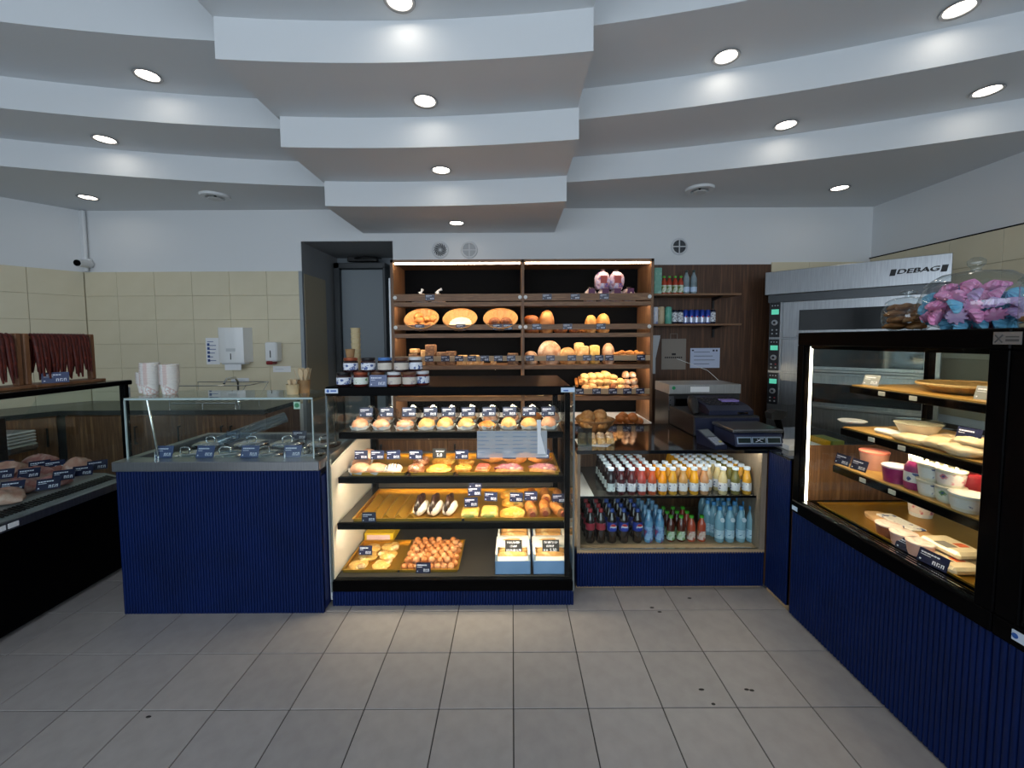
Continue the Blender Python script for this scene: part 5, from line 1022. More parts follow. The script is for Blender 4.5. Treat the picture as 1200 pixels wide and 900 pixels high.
# juice bottles, one colour per column
WC = mat('cap_white_blue', '#c3d2e6', .35); JL = mat('juice_label', '#d5d9e2', .6, noise=('#dfe2ea', '#d9dde6', '#55608a'), nscale=70, pos=(.5, .62)); JLW = mat('juice_label_white', '#c8d6da', .6, noise=('#d2dfe2', '#39484c'), nscale=60, pos=(.55, .6))
def juice(c, c2, name):
    m = mat('juice_' + name, c, .12, noise=c2, nscale=12, coat=.6)
    h = .165; r = .0262
    return Proto('juice_bottle', [part('bottle_body', MB().lathe([(r * .85, 0), (r, .006), (r, h * .52), (r * .92, h * .62), (r * .62, h * .78), (r * .6, h * .90)], 16), m, 50), part('cap', MB().lathe([(r * .70, h * .90), (r * .72, h * .985), (r * .64, h)], 16), WC, 40), part('label', MB().lathe([(r * 1.02, h * .14), (r * 1.02, h * .44)], 16, cap0=False, cap1=False), JLW if name == 'blackcurrant' else JL, 40)])
jc = [('blackcurrant', '#170c10', '#24141a', 6), ('dark_cherry', '#3d1218', '#4f1a22', 6), ('deep_red', '#4a1519', '#5e2024', 6), ('red_pink', '#a03a34', '#b24c42', 6), ('orange_red', '#b34a2a', '#c25c38', 6), ('bright_orange', '#e08a12', '#ec9f22', 3), ('golden', '#c9922a', '#d7a640', 3), ('tan', '#b98a4e', '#c69a60', 3), ('yellow_orange', '#dd9a1e', '#e8ac35', 7), ('peach', '#b5825a', '#c2926a', 7), ('light_tan', '#b99e78', '#c4ab88', 7), ('cream', '#c9b888', '#d6c89c', 7), ('olive', '#6f6a38', '#7f7a48', 7), ('amber', '#cf9226', '#dba63c', 7), ('plum', '#6a2a28', '#7a3834', 7)]
zz = .554; Y0 = QYF + .09; PXJ = [715.9, 728, 740.2, 752.1, 764.2, 776.4, 788.3, 800.4, 813.4, 825.3, 835.5, 847.2, 861.7, 875.2, 888.2]
for k, ((nm, c, c2, n), px) in enumerate(zip(jc, PXJ)):
    pr = juice(c, c2, nm); x = XP(px, Y0, zz + .1)
    for r in range(n):
        y = Y0 + .066 * (r + (1 if nm == 'light_tan' else 0)); xx = x
        pr.spawn((xx, y, zz), '%s juice bottle with pale cap on the drinks cabinet shelf' % nm.replace('_', ' '), 'juice bottle', '%s juice column' % nm.replace('_', ' '), rz=random.uniform(-.4, .4) - .3)
# cola, flavoured water, children's juice and water on the floor of the cabinet
zz = .245; COLA = mat('cola', '#20120e', .1, coat=.6); red = mat('cap_red', '#b2242e', .35); bluec = mat('cap_blue', '#274b9e', .35)
RL = mat('label_red', '#a8283a', .5, noise=('#a8283a', '#b43545', '#e3cfd2'), nscale=45, pos=(.5, .68)); BL = mat('label_cola_blue', '#213a9c', .5)
ck = pet(.212, .029, COLA, red, RL, (.40, .60)); pb_ = pet(.212, .029, COLA, bluec, BL, (.36, .62))
globe = MB().lathe([(.0205, 0), (.0205, .0012)], 20).xf(Matrix.Translation((0, -.0302, .104)) @ Matrix.Rotation(PI / 2, 4, 'X'))
gr_ = MB().prism([(-.019, .124), (-.012, .128), (.0, .124), (.012, .125), (.019, .129), (.0165, .132), (.01, .138), (0, .1405), (-.01, .138), (-.0165, .132)], -.0326, -.0313, 1).xf(Matrix.Translation((0, 0, -.016)))
gb_ = MB().prism([(-.019, .116), (-.012, .119), (.0, .115), (.012, .116), (.019, .120), (.0165, .108), (.01, .102), (0, .0995), (-.01, .102), (-.0165, .108)], -.0326, -.0313, 1).xf(Matrix.Translation((0, 0, -.016)))
pb_.parts += [part('emblem', globe, mat('emblem_white', '#e4e8ee', .4)), part('emblem_red', gr_, mat('emblem_red', '#c22333', .4)), part('emblem_blue', gb_, mat('emblem_blue', '#1a3fb0', .4))]
Y1 = QYF + .11
for px, pr, lab, cat in [(691.5, ck, 'cola bottle with red cap in the column by the cabinet side', 'red-cap cola column one'), (704, ck, 'cola bottle with red cap beside the blue-capped colas', 'red-cap cola column two'), (717, pb_, 'cola bottle with blue label next to the red-capped colas', 'blue cola column one'), (731, pb_, 'cola bottle with blue label in the middle blue column', 'blue cola column two'), (747, pb_, 'cola bottle with blue label beside the flavoured waters', 'blue cola column three')]:
    for r in range(5): pr.spawn((XP(px, Y1, zz + .12), Y1 + .075 * r, zz), lab, 'cola bottle', cat, rz=random.uniform(-.15, .15))
FW_ = mat('flavoured_water_bottle', '#5c8fb8', .1, coat=.6, noise=('#77b0d6', '#4f86b4', '#a03c44'), nscale=16, pos=(.4, .68)); capb = mat('cap_sky', '#5aa3dc', .3)
fw = pet(.205, .027, FW_, mat('cap_clear_blue', '#86b2d9', .3), mat('label_berry', '#8fb6e0', .5, noise=('#9cc2e8', '#4a6ab0', '#b03a4a'), nscale=28, pos=(.35, .65)), (.1, .5))
for px, lab in ((760, 'blue flavoured water bottle next to the colas'), (773, 'blue flavoured water bottle next to the green-capped juices')):
    for r in range(4): fw.spawn((XP(px, Y1, zz + .1), Y1 + .07 * r, zz), lab, 'water bottle', 'flavoured waters next to the ' + lab.split()[-1])
kj = [pet(.162, .0255, mat('drink_brown', '#4d1d12', .12, coat=.6, noise='#6a2c1a', nscale=8), GREENC, mat('label_kids_green', '#8fbf7c', .5, noise=('#dfeadb', '#4f9a4a', '#b5443a'), nscale=30), (.08, .42)), pet(.162, .0255, mat('drink_tomato', '#b8432a', .12, coat=.6, noise='#c85a3a', nscale=8), GREENC, mat('label_kids_red', '#c99a8c', .5, noise=('#ead9d0', '#b8473c', '#7fa05a'), nscale=30), (.08, .42))]
for k, px in enumerate((786, 798, 810, 822)):
    for r in range(3 if k < 3 else 1): kj[k // 2].spawn((XP(px, Y1 + .01, zz + .08), Y1 + .01 + .066 * r, zz), ['brown juice bottle with green cap beside the flavoured water', 'brown juice bottle with green cap next to the red ones', 'red juice bottle with green cap next to the brown ones', 'single red juice bottle with green cap beside the waters'][k], 'juice bottle', ['brown outer', 'brown inner', 'red inner', None][k] and ['brown outer', 'brown inner', 'red inner'][k % 3] + ' green-capped column')
WAT = pet_clear('bottled_water', '#a9dcf2', .62); WL_ = mat('label_water', '#b8d8ec', .5, noise=('#c9e4f2', '#c9e4f2', '#4a86b8'), nscale=40, pos=(.5, .66))
wt = pet(.222, .028, WAT, mat('cap_water', '#4f9ad8', .35), WL_, (.12, .36)); wt.parts.append(part('neck_tag', MB().lathe([(.0, 0), (.014, .001)], 14, cap0=False).xf(Matrix.Translation((.004, -.0285, .145)) @ Matrix.Rotation(PI / 2 - .3, 4, 'X')), mat('tag_white', '#d8e6f2', .5)))
for k, px in enumerate((843, 855, 868, 880)):
    for r in range(4 - (k == 3)): wt.spawn((XP(px, Y1, zz + .12), Y1 + .075 * r, zz), ['water bottle in the column beside the green-capped juices', 'water bottle in the second column from the juices', 'water bottle in the column before the corner column', 'water bottle in the column by the cabinet frame'][k], 'water bottle', 'water column ' + ['one', 'two', 'three', 'four'][k])
wt.spawn((XP(830, Y1 + .08, zz), Y1 + .10, zz), 'stray water bottle behind the single red juice', 'water bottle')
# long shelf label strip inside
x0, x1 = XP(676, QYF + .3, .5), XP(712, QYF + .3, .5); tag(cuboid(QX0 + .02, QYF + .056, .5545, QX0 + .11, QYF + .5, .5565).build0('clear_strip', PLASTIC), 'clear plastic strip on the empty end of the juice shelf', 'strip')
# ---------------------------------------------------------------- on the counter top
z = QZ
db = basket(.135, .13, .085, WICKD); xb_ = XP(697, 2.90, z); db.spawn((xb_, 2.90, z), 'dark wicker bowl of round rolls on the dark counter', 'basket')
rl = lo_('bread_roll', (.052, .05, .042), dough('rustic_roll', '#bd8f58', ('#94622f', '#d8b988'), 12), 17)
for k, (dx, dy, dz) in enumerate([(-.06, -.06, .04), (.03, -.07, .04), (.08, -.01, .04), (-.08, .03, .05), (0, .0, .05), (.05, .07, .06), (-.03, .08, .06), (-.055, -.03, .085), (.03, -.025, .09)]): rl.spawn((xb_ + dx, 2.90 + dy, z + dz), 'rustic round roll heaped in the dark wicker bowl', 'bread roll', 'rolls of the dark wicker bowl', rz=k)
cp = thing('cake_paper', 'sheet of white paper under cut cake on the counter', 'paper', (XP(697, 2.6, z), 2.60, z)); x = XP(697, 2.6, z)
MB().prism([(x - .12, 2.50), (x + .05, 2.47), (x + .10, 2.55), (x + .12, 2.68), (x - .02, 2.70), (x - .12, 2.66)], z, z + .003).build('sheet', PAPER, cp)
CK = dough('crumb_cake', '#d9b77f', ('#c79a58', '#ead6ae'), 30); ckp = Proto('cake_piece', [part('sponge', MB().box((-.026, -.03, 0), (.026, .03, .04), .008), CK), part('crumble', MB().blob((.026, .03, .012), (0, 0, .037), 12, 6, .7, .2, 4), dough('crumble_white', '#dccbb4', ('#c9a67e', '#ece2d4'), 40), 60)])
for r in range(2):
    for c in range(4): ckp.spawn((x - .088 + c * .056 + r * .012, 2.54 + r * .068, z + .003), 'cut square of crumble cake on the white paper', 'cake piece', 'crumble cake squares', rz=random.uniform(-.1, .1))
lab_ = cuboid(x - .135, 2.435, z, x - .05, 2.445, z + .12); tag(lab_.build0('sign_holder', GLASSG), 'small clear sign holder beside the pastry case', 'sign holder')
# till drawer and receipt unit
till = thing('cash_register', 'black cash register with drawer and slanting keyboard', 'cash register', (1.38, 2.83, z)); TB = mat('till_navy', '#1b2138', .35); TK = mat('till_black', '#17181c', .4)
x0, x1 = 1.163, 1.60
cuboid(x0, 2.62, z, x1, 3.05, z + .135, .006).build('drawer', TK, till); cuboid(x0 + .004, 2.612, z + .02, x1 - .004, 2.622, z + .125, .003).build('drawer_front', TB, till)
MB().prism([(2.66, z + .135), (2.66, z + .165), (2.72, z + .19), (2.98, z + .225), (3.0, z + .22), (3.0, z + .135)], x0 + .12, x1 - .02, 0).build('keyboard_unit', TB, till)
kb = MB()
for r in range(5):
    for c in range(8): kb.box((x0 + .15 + c * .027, 2.735 + r * .04, z + .190 + r * .0054), (x0 + .172 + c * .027, 2.765 + r * .04, z + .198 + r * .0054), .002)
tag(kb.build('keys', TK, till), kind='stuff')
MB().tube([(x0 + .05, 2.70, z + .135), (x0 + .05, 2.75, z + .19), (x0 + .09, 2.86, z + .21), (x0 + .13, 2.9, z + .19)], [.02, .035, .035, .02], 10).build('printer_cover', TK, till, 50)
cuboid(x1 - .16, 2.80, z + .2025, x1 - .04, 2.87, z + .2145, .001).build('purple_sticker', mat('sticker_purple', '#8a7ac0', .5), till)
cuboid(x1 - .13, 2.652, z + .142, x1 - .06, 2.66, z + .155).build('drawer_slot', CHROME, till)
till.location.y += .105; till.location.x += .045
# bread slicer at the back
sl = thing('bread_slicer', 'steel and black bread slicer behind the cash register', 'slicer', (1.53, 3.42, 0)); a, b = XP(784, 3.3, 1.1), XP(867, 3.3, 1.1)
cuboid(a, 3.30, 0, b, 3.62, 1.06, .004).build('body', mat('slicer_dark', '#3a3b3d', .35, .5), sl); cuboid(a - .002, 3.285, 1.06, b + .002, 3.62, 1.135, .003).build('steel_hood', STEELM, sl)
cuboid(a + .165, 3.281, 1.075, a + .315, 3.285, 1.118).build('paper_label', PAPER, sl); MB().lathe([(.014, 0), (.014, .002)], 16).xf(Matrix.Translation((a + .032, 3.285, 1.108)) @ Matrix.Rotation(PI / 2, 4, 'X')).build('green_button', mat('button_green', '#1f8a56', .4), sl)
cuboid(a + .05, 3.29, .96, b - .12, 3.302, 1.02, .003).build('slicer_mouth', BLACK, sl); cuboid(a - .001, 3.295, .93, a + .04, 3.302, 1.04).build('steel_jamb', STEELH, sl)
for k in range(3): MB().lathe([(.008, 0), (.006, .006)], 10).xf(Matrix.Translation((a + .01, 3.30, .93 + .04 * k)) @ Matrix.Rotation(PI / 2, 4, 'X')).build('screw', CHROME, sl)
MB().tube([(b - .02, 3.6, 1.135), (b - .1, 3.64, 1.22), (b - .33, 3.75, 1.32)],   .002, 6).build('cable', PLASTIC, sl, 60)
# card terminal
ct = thing('card_terminal', 'small payment card terminal between register and scale', 'card terminal', (1.155, 2.50, z)); X_ = XP(831, 2.5, z); ct.location = (X_, 2.50, z); ct.rotation_euler = (0, 0, .25)
MB().prism([(-.10, 0), (-.10, .02), (.06, .085), (.075, .075), (.06, 0)], -.04, .04, 0).build('shell', TB, ct, None, False)
def onface(b, x0, t0, x1, t1, h=.002):
    p0 = (-.10, .02); d = (.16, .065)
    q = [(p0[0] + d[0] * t, p0[1] + d[1] * t) for t in (t0, t1)]
    return b.prism([q[0], q[1], (q[1][0], q[1][1] + h), (q[0][0], q[0][1] + h)], x0, x1, 0)
onface(MB(), -.032, .56, .032, .95).build('screen', mat('lcd_grey', '#6d7477', .15), ct, None, False)
for r in range(4):
    for c in range(3): onface(MB(), -.030 + c * .021, .06 + r * .11, -.013 + c * .021, .14 + r * .11, .004).build('key', [mat('key_grey', '#9aa0ad', .5), mat('key_yellow', '#b9b36a', .5)][c == 2 and r == 1], ct, None, False)
# shop scale
sc = thing('shop_scale', 'electronic shop scale with steel plate and three displays', 'scale', (1.45, 2.56, z)); x0, x1 = XP(861, 2.43, .9), XP(917, 2.43, .9)
MB().prism([(2.418, z + .01), (2.435, z + .076), (2.445, z + .083), (2.685, z + .083), (2.685, z + .01)], x0, x1, 0).build('housing', mat('scale_navy', '#252c46', .35), sc)
cuboid(x0 - .01, 2.43, z + .088, x1 + .005, 2.695, z + .108, .004).build('weighing_plate', STEELH, sc); cuboid(x0 + .05, 2.5, z + .083, x1 - .05, 2.65, z + .088).build('plate_seat', BLACKM, sc)
for xx in (x0 + .02, x1 - .05): MB().cyl((xx + .015, 2.5, z), (xx + .015, 2.5, z + .01), .014).build('foot', BLACKM, sc)
for xx in (x0 + .02, x1 - .05): MB().cyl((xx + .015, 2.66, z), (xx + .015, 2.66, z + .01), .014).build('foot', BLACKM, sc)
for k in range(3):
    w = (x1 - x0 - .03) / 3; u0 = x0 + .012 + k * (w + .003); R_ = Matrix.Translation((u0, 2.4225, z + .024)) @ Matrix.Rotation(-.25, 4, 'X') @ Matrix.Translation((0, -.004, 0))
    d = MB().box((0, 0, 0), (w, .003, .042), .001).xf(R_).build('display_frame', mat('frame_silver', '#9fb0c4', .3, .5), sc); MB().box((.006, -.001, .007), (w - .006, .0, .035)).xf(R_).build('display', mat('lcd_dark', '#26302f', .12), d)
    if k == 1: MB().tube([(.02, -.0015, .012), (w * .5, -.0015, .022), (w * .5 + .006, -.0015, .03), (w * .82, -.0015, .030)], .0018, 5).tube([(w * .35, -.0015, .028), (w * .5, -.0015, .02), (w * .7, -.0015, .012)], .0015, 5).xf(R_).build('logo', INK, d)
# corner filler cabinet and scanner
FC = thing('corner_cabinet', 'narrow blue ribbed corner cabinet beside the glass case', 'cabinet', (1.85, 2.45, 0)); RZ = Matrix.Rotation(-PI / 2, 4, 'Z')
cuboid(1.508, 2.20, .03, 2.2, 2.95, .838).build('carcass', WOODC, FC); cuboid(1.500, 2.20, .838, 2.22, 3.0, .850, .002).build('worktop', mat('dark_glass'), FC)
fb = ribs(0, .19, 0, .03, .838); fb.xf(Matrix.Translation((1.508, 2.39, 0)) @ RZ); tag(fb.build('ribbed_front', BLUE, FC, 35), kind='stuff')
cuboid(1.515, 2.20, 0, 1.53, 2.39, .03).build('kickboard', OAKL, FC)
hs = thing('barcode_scanner', 'black handheld barcode scanner on its stand', 'scanner', (1.62, 2.52, .85)); x = XP(916, 2.5, .95); hs.location = (x, 2.55, .85)
MB().lathe([(.045, 0), (.045, .012), (.02, .018)], 20).build('stand_base', BLACKM, hs, 40, False); MB().tube([(.02, 0, .015), (.03, 0, .06), (.02, 0, .10), (.0, 0, .16)], [.02, .018, .018, .02], 10).build('grip', BLACK, hs, 50, False)
MB().prism([(-.05, .15), (-.055, .19), (-.02, .21), (.045, .20), (.045, .165), (.01, .15)], -.032, .032, 1).build('head', BLACKM, hs, None, False)
# box files and cartons standing behind the case end
zb2 = .85
for k, (x0, x1, h, m, lab) in enumerate([(1.60, 1.80, .03, PAPER, 'flat white box on the corner cabinet'), (1.81, 1.84, .055, mat('spine_yellow', '#d5a017', .5), 'yellow carton beside the flat white box'), (1.85, 1.92, .055, mat('spine_green', '#7d8a4a', .5), 'olive carton beside the yellow one')]):
    tag(cuboid(x0, 2.36, zb2, x1, 2.52, zb2 + h, .002).build0('carton', m), lab, 'carton')
# ================================================================ RIGHT: glass case, second case, oven
GX, GXB, GY0, GY1, GZ = 1.5, 2.2, 1.245, 2.172, 1.528
GC = thing('glass_case', 'black framed glass display case on a blue ribbed base', 'display case', ((GX + GXB) / 2, (GY0 + GY1) / 2, 0))
def right_base(t, y0, y1):
    cuboid(GX + .008, y0, .03, GXB, y1, .575).build('base_box', _M['navy_carcass'], t)
    cuboid(GX + .05, y0, 0, GX + .06, y1, .03).build('kickboard', BLACKM, t)
    fb = ribs(0, y1 - y0, 0, .012, .575, .0195, .008).xf(Matrix.Translation((GX + .008, y1, 0)) @ RZ); tag(fb.build('ribbed_front', BLUE, t, 35), kind='stuff')
right_base(GC, GY0, GY1)
cuboid(GX - .006, GY0, .575, GXB, GY1, .64, .004).build('lower_frame', BLACK, GC)
for k in range(3): cuboid(GX + .012 + k * .016, GY0 + .05, .64, GX + .018 + k * .016, GY1 - .04, .648).build('track', CHROME, GC)
cuboid(GX - .002, GY0, 1.462, GXB, GY1, GZ, .004).build('top_frame', BLACK, GC)
for y0, y1 in ((GY0, GY0 + .055), (GY1 - .045, GY1)): cuboid(GX - .002, y0, .64, GX + .035, y1, 1.462, .003).build('corner_post', BLACK, GC)
for y0, y1 in ((GY0, GY0 + .04), (GY1 - .03, GY1)): cuboid(GXB - .035, y0, .64, GXB, y1, 1.462, .003).build('rear_post', BLACK, GC)
cuboid(GX + .004, GY0 + .055, .64, GX + .009, GY1 - .045, 1.462).build('front_glass', GLASS, GC)
cuboid(GX + .035, GY1 - .012, .64, GXB - .035, GY1 - .006, 1.462).build('end_glass', GLASS, GC)
cuboid(GX + .02, GY1 - .02, .64, GXB - .02, GY1 - .013, .935).build('end_panel', WOODC, GC)
cuboid(GX + .035, GY0 + .002, .64, GXB - .035, GY0 + .01, 1.462).build('end_panel', BLACK, GC)
cuboid(GXB - .012, GY0 + .04, .64, GXB - .006, GY1 - .03, 1.462).build('rear_glass', GLASS, GC)
cuboid(GX + .036, GY1 - .05, .65, GX + .044, GY1 - .038, 1.455).build('led_tube', emis('led_tube', '#fff1da', CASE * .12), GC)
LEDR = emis('led_case', '#ffe2b8', CASE * .5)
led(GC, GY0 + .1, GY1 - .1, GX + .044, 1.4618, LEDR, 1); cuboid(GX + .034, GY0 + .05, 1.445, GX + .042, GY1 - .05, 1.463).build('led_cover', BLACK, GC)
GS = [(1.280, 1.60, 1.95), (1.080, 1.565, 1.98), (.900, 1.535, 2.02)]
LTW = mat('shelf_honey', '#c29a55', .4, noise='#b08743', nscale=5, stretch=(6, 1, 6))
for z, xf, xb in GS:
    s = cuboid(xf, GY0 + .05, z - .026, xb, GY1 - .225, z - .006, .002).build('shelf', BLACK, GC); cuboid(xf + .004, GY0 + .05, z - .006, xb, GY1 - .228, z).build('shelf_board', LTW, s)
    led(s, GY0 + .09, GY1 - .27, xf + .010, z - .0262, LEDR, 1)
    cuboid(xf - .004, GY0 + .05, z - .038, xf + .008, GY1 - .225, z - .006, .002).build('shelf_lip', BLACK, s)
    for y in (1.62, 1.76): cuboid(xf - .008, y, z - .03, xf - .003, y + .03, z - .012, .001).build('clip', mat('clip_white', '#d9d3c4', .3), s)
    for y in (GY0 + .08, GY1 - .26): cuboid(xb, y, z - .026, GXB - .035, y + .012, z - .012).build('shelf_arm', BLACKM, s)
    cuboid(GXB - .035, GY0 + .04, z - .03, GXB - .02, GY1 - .03, z - .008).build('rear_bar', BLACKM, s)
cuboid(GX - .0045, 1.216, 1.478, GX - .0025, 1.288, 1.516).build('maker_plate', mat('plate_grey', '#8e8f90', .35, .6), GC)
MB().tube([(GX - .0048, 1.283, 1.507), (GX - .0048, 1.263, 1.484)], .002, 5).tube([(GX - .0048, 1.263, 1.507), (GX - .0048, 1.283, 1.484)], .002, 5).box((GX - .0055, 1.222, 1.499), (GX - .0044, 1.255, 1.503)).box((GX - .0055, 1.222, 1.487), (GX - .0044, 1.255, 1.494)).build('plate_mark', mat('mark_grey', '#4a4c4e', .5), GC)
cuboid(GX - .008, GY1 - .05, .59, GX - .006, GY1 - .01, .612).build('rail_label', mat('label_pale'), GC)
# second case towards the shop door
G2 = thing('glass_case', 'second black glass case continuing past the jars', 'display case', ((GX + GXB) / 2, .75, 0)); right_base(G2, .25, 1.242)
cuboid(GX - .006, .25, .575, GXB, 1.242, .64, .004).build('lower_frame', BLACK, G2); cuboid(GX - .002, .25, 1.462, GXB, 1.242, GZ, .004).build('top_frame', BLACK, G2)
for y0, y1 in ((.25, .30), (1.18, 1.242)): cuboid(GX - .002, y0, .64, GX + .035, y1, 1.462, .003).build('corner_post', BLACK, G2)
cuboid(GX + .004, .30, .64, GX + .009, 1.18, 1.462).build('front_glass', GLASS, G2); cuboid(GXB - .02, .25, .64, GXB, 1.242, 1.462).build('rear_panel', BLACK, G2); cuboid(GX + .036, .25, .64, GXB - .02, .26, 1.462).build('end_panel', BLACK, G2)
p = P(1192, 744, X=GX - .008); cuboid(GX - .010, p.y - .04, .60, GX - .006, p.y + .012, .63).build('maker_label', mat('label_white'), G2); MB().lathe([(.008, 0), (.008, .001)], 14).xf(Matrix.Translation((GX - .0105, p.y + .003, .615)) @ Matrix.Rotation(-PI / 2, 4, 'Y')).build('label_mark', _M['label_blue'], G2)
# ---------------------------------------------------------------- goods inside the case
def gp(px, py, Z): return P(px, py, Z=Z)
def gcard(px, X, z, lab, grp=None, dark=True, w=.075, h=.05):
    y = P(px, 398, X=X).y; return card((X, y, z), lab, grp, w, h, .3, rz=-PI / 2 + .1, m=NAVY if dark else mat('card_glass_grey', '#8f9396', .2))
z = GS[0][0]; w_ = basket(.15, .15, .035, mat('wicker_pale', '#bb9c68', .6, noise='#a3844f', nscale=120, bump=.3)); w_.spawn((1.80, 1.62, z), 'flat round wicker tray on the top case shelf', 'basket')
gcard(1022, 1.66, z, 'clear tent card on the top case shelf beside the wicker tray', None, False); gcard(1160, 1.66, z, 'clear tent card at the far end of the top case shelf', None, False)
z = GS[1][0]; BOWLM = mat('salad_bowl_cream', '#ddd2bb', .35, noise=('#e6dcc8', '#c7b48f'), nscale=14)
def at(px, X, z): return (X, P(px, 398, X=X).y, z)
bw = thing('salad_bowl', 'clear bowl of cream salad with lid on the middle case shelf', 'bowl', at(1081, 1.70, z)); MB().lathe([(.045, 0), (.075, .06), (.078, .062)], 4 * 6).build('bowl', BOWLM, bw, 50, False); MB().lathe([(.082, .062), (.082, .067), (.07, .074), (.0, .076)], 24, cap1=False).build('lid', GLASSD, bw, 40, False)
tag(MB().box((-.03, -.06, 0), (.03, .06, .02), .008).build0('sandwich_pack', PAPER), 'white wrapped pack with barcode beside the salad bowl', 'pack').location = at(1050, 1.64, z)
tag(MB().lathe([(.05, 0), (.06, .008), (.05, .012), (.0, .01)], 20, cap1=False).build0('small_plate', PAPER, 40), 'small white plate at the end of the middle case shelf', 'plate').location = at(1003, 1.70, z)
bag_m = mat('bagged_dough', '#d8b98c', .3, noise=('#e3cda8', '#c79c68'), nscale=16, coat=.4)
for k, (px, X, r) in enumerate([(1085, 1.62, (.05, .09, .02)), (1110, 1.63, (.055, .08, .025)), (1135, 1.61, (.05, .07, .025)), (1150, 1.66, (.06, .07, .022)), (1118, 1.75, (.06, .09, .02))]):
    tag(MB().blob(r, (0, 0, 0), 16, 8, .4, .14, k + 50).build0('bagged_dumplings', bag_m, 60), ['flat bag of dough pieces before the salad bowl', 'bag of dough pieces in the middle of the heap', 'bag of dough pieces at the heap end', 'topmost bag of dough pieces near the frame post', 'bag of dough pieces lying behind the heap'][k], 'bag').location = at(px, X, z + (.03 if k == 3 else 0))
gcard(1140, 1.64, z + .045, 'dark card lying over the bags of dough', None, True)
# shelf with tubs
z = GS[2][0]; MAG = mat('tub_magenta', '#a8286e', .35, noise=('#8e1f5c', '#c04a8c'), nscale=12); CRM = mat('tub_cream', '#e2d9c4', .4); lbl = mat('tub_label', '#e6e2dc', .5, noise=('#ece8e2', '#ece8e2', '#3c4f86'), nscale=30, pos=(.5, .62)); lblp = mat('tub_label_pink', '#ecdcd8', .5, noise=('#efe6e0', '#d87a86', '#3c4f86'), nscale=26, pos=(.45, .66))
def tub(px, X, r, h, body, lid, lab, lm=None, zz=None):
    t = thing('dairy_tub', lab, 'tub', at(px, X, z if zz is None else zz)); MB().lathe([(r * .82, 0), (r * .97, h * .9)], 22).build('cup', body, t, 40, False); MB().lathe([(r, h * .88), (r * 1.02, h * .97), (r * .96, h)], 22).build('lid', lid, t, 40, False)
    if lm: MB().lathe([(r * .88, h * .2), (r * .97, h * .75)], 22, cap0=False, cap1=False).build('label', lm, t, 40, False)
tub(1031, 1.66, .055, .085, mat('tub_salmon', '#c78f7c', .4), mat('lid_coral', '#d77a68', .35), 'coral lidded tub beside two dark cards'); gcard(992, 1.56, z, 'dark card on the end of the tub shelf'); gcard(1012, 1.565, z, 'dark card in front of the coral tub')
tub(1058, 1.60, .048, .07, MAG, mat('lid_pale_pink', '#e3cdd8', .35), 'magenta yoghurt tub before the magenta bottle')
bt = thing('yoghurt_bottle', 'magenta drinking yoghurt bottle with white cap', 'bottle', at(1081, 1.60, z)); MB().lathe([(.030, 0), (.034, .01), (.034, .085), (.022, .11), (.02, .112)], 20).build('bottle_body', MAG, bt, 50, False); MB().lathe([(.022, .112), (.022, .135), (.02, .138)], 18).build('cap', PAPER, bt, 40, False); MB().lathe([(.0345, .03), (.0345, .07)], 20, cap0=False, cap1=False).build('label', lbl, bt, 40, False)
def cup(px, X, dz, body, lm, lab, handle=False):
    t = thing('cream_cup', lab, 'cup', at(px, X, z + dz * .72)); t.scale = (.95, .95, .72); MB().lathe([(.036, 0), (.044, .075), (.046, .078)], 22).build('cup', body, t, 40, False); MB().lathe([(.0385, .012), (.0435, .065)], 22, cap0=False, cap1=False).build('label', lm, t, 40, False); MB().lathe([(.047, .076), (.047, .082), (.04, .084)], 22).build('lid', CRM, t, 40, False)
    if handle: MB().tube([(0, -.02, .082), (0, -.02, .105), (0, .02, .105), (0, .02, .082)], .006, 8).build('handle', CRM, t, 50, False)
cup(1101, 1.60, 0, CRM, lbl, 'lower cream cup with blue label beside the magenta bottle'); cup(1101, 1.60, .085, CRM, lbl, 'upper cream cup with blue label and loop handle', True)
cup(1124, 1.60, 0, CRM, mat('tub_label_green', '#dfe6d6', .5, noise=('#e8ece2', '#6f9a52', '#3c4f86'), nscale=26, pos=(.45, .66)), 'lower cream cup with green label'); cup(1124, 1.60, .085, CRM, lblp, 'upper cream cup with red-edged label and loop handle', True)
tub(1147, 1.585, .052, .06, CRM, mat('tub_lid_white', '#e6e6e2', .3), 'wide white tub near the frame post', lbl); tub(1148, 1.68, .05, .11, mat('tub_red', '#8e1f2e', .35), mat('lid_red', '#a8303a', .35), 'dark red tub behind the wide white one')
# deck
z = .648
tray(GX + .07, GXB - .12, GY0 + .08, GY1 - .10, z, 'wide gold sheet tray on the floor of the glass case', .012)
z += .003
bd = thing('cheese_board', 'rounded pale board with wrapped cheese on the gold tray', 'board', at(1065, 1.72, z)); MB().blob((.055, .15, .02), (0, 0, 0), 24, 8, .5, .01, 1, p=3.5).build('board', mat('board_pale', '#d3a877', .5), bd, 50, False); MB().box((-.035, -.09, .029), (.035, .08, .036), .003).build('label', lbl, bd, None, False)
for k, (px, X, lab) in enumerate([(1052, 1.61, 'red-lidded dip tub beside the pale board'), (1071, 1.60, 'white and red dip tub behind the dark card'), (1092, 1.595, 'white dip tub between the dark cards')]): tub(px, X, .045, .055, mat('dip_brown', '#8c5138', .4) if k == 0 else mat('dip_pink', '#d9a79a', .4), [mat('lid_red_white', '#d8b3a8', .35, noise=('#e6d8d0', '#b5443e'), nscale=18)][0], lab, None, z)
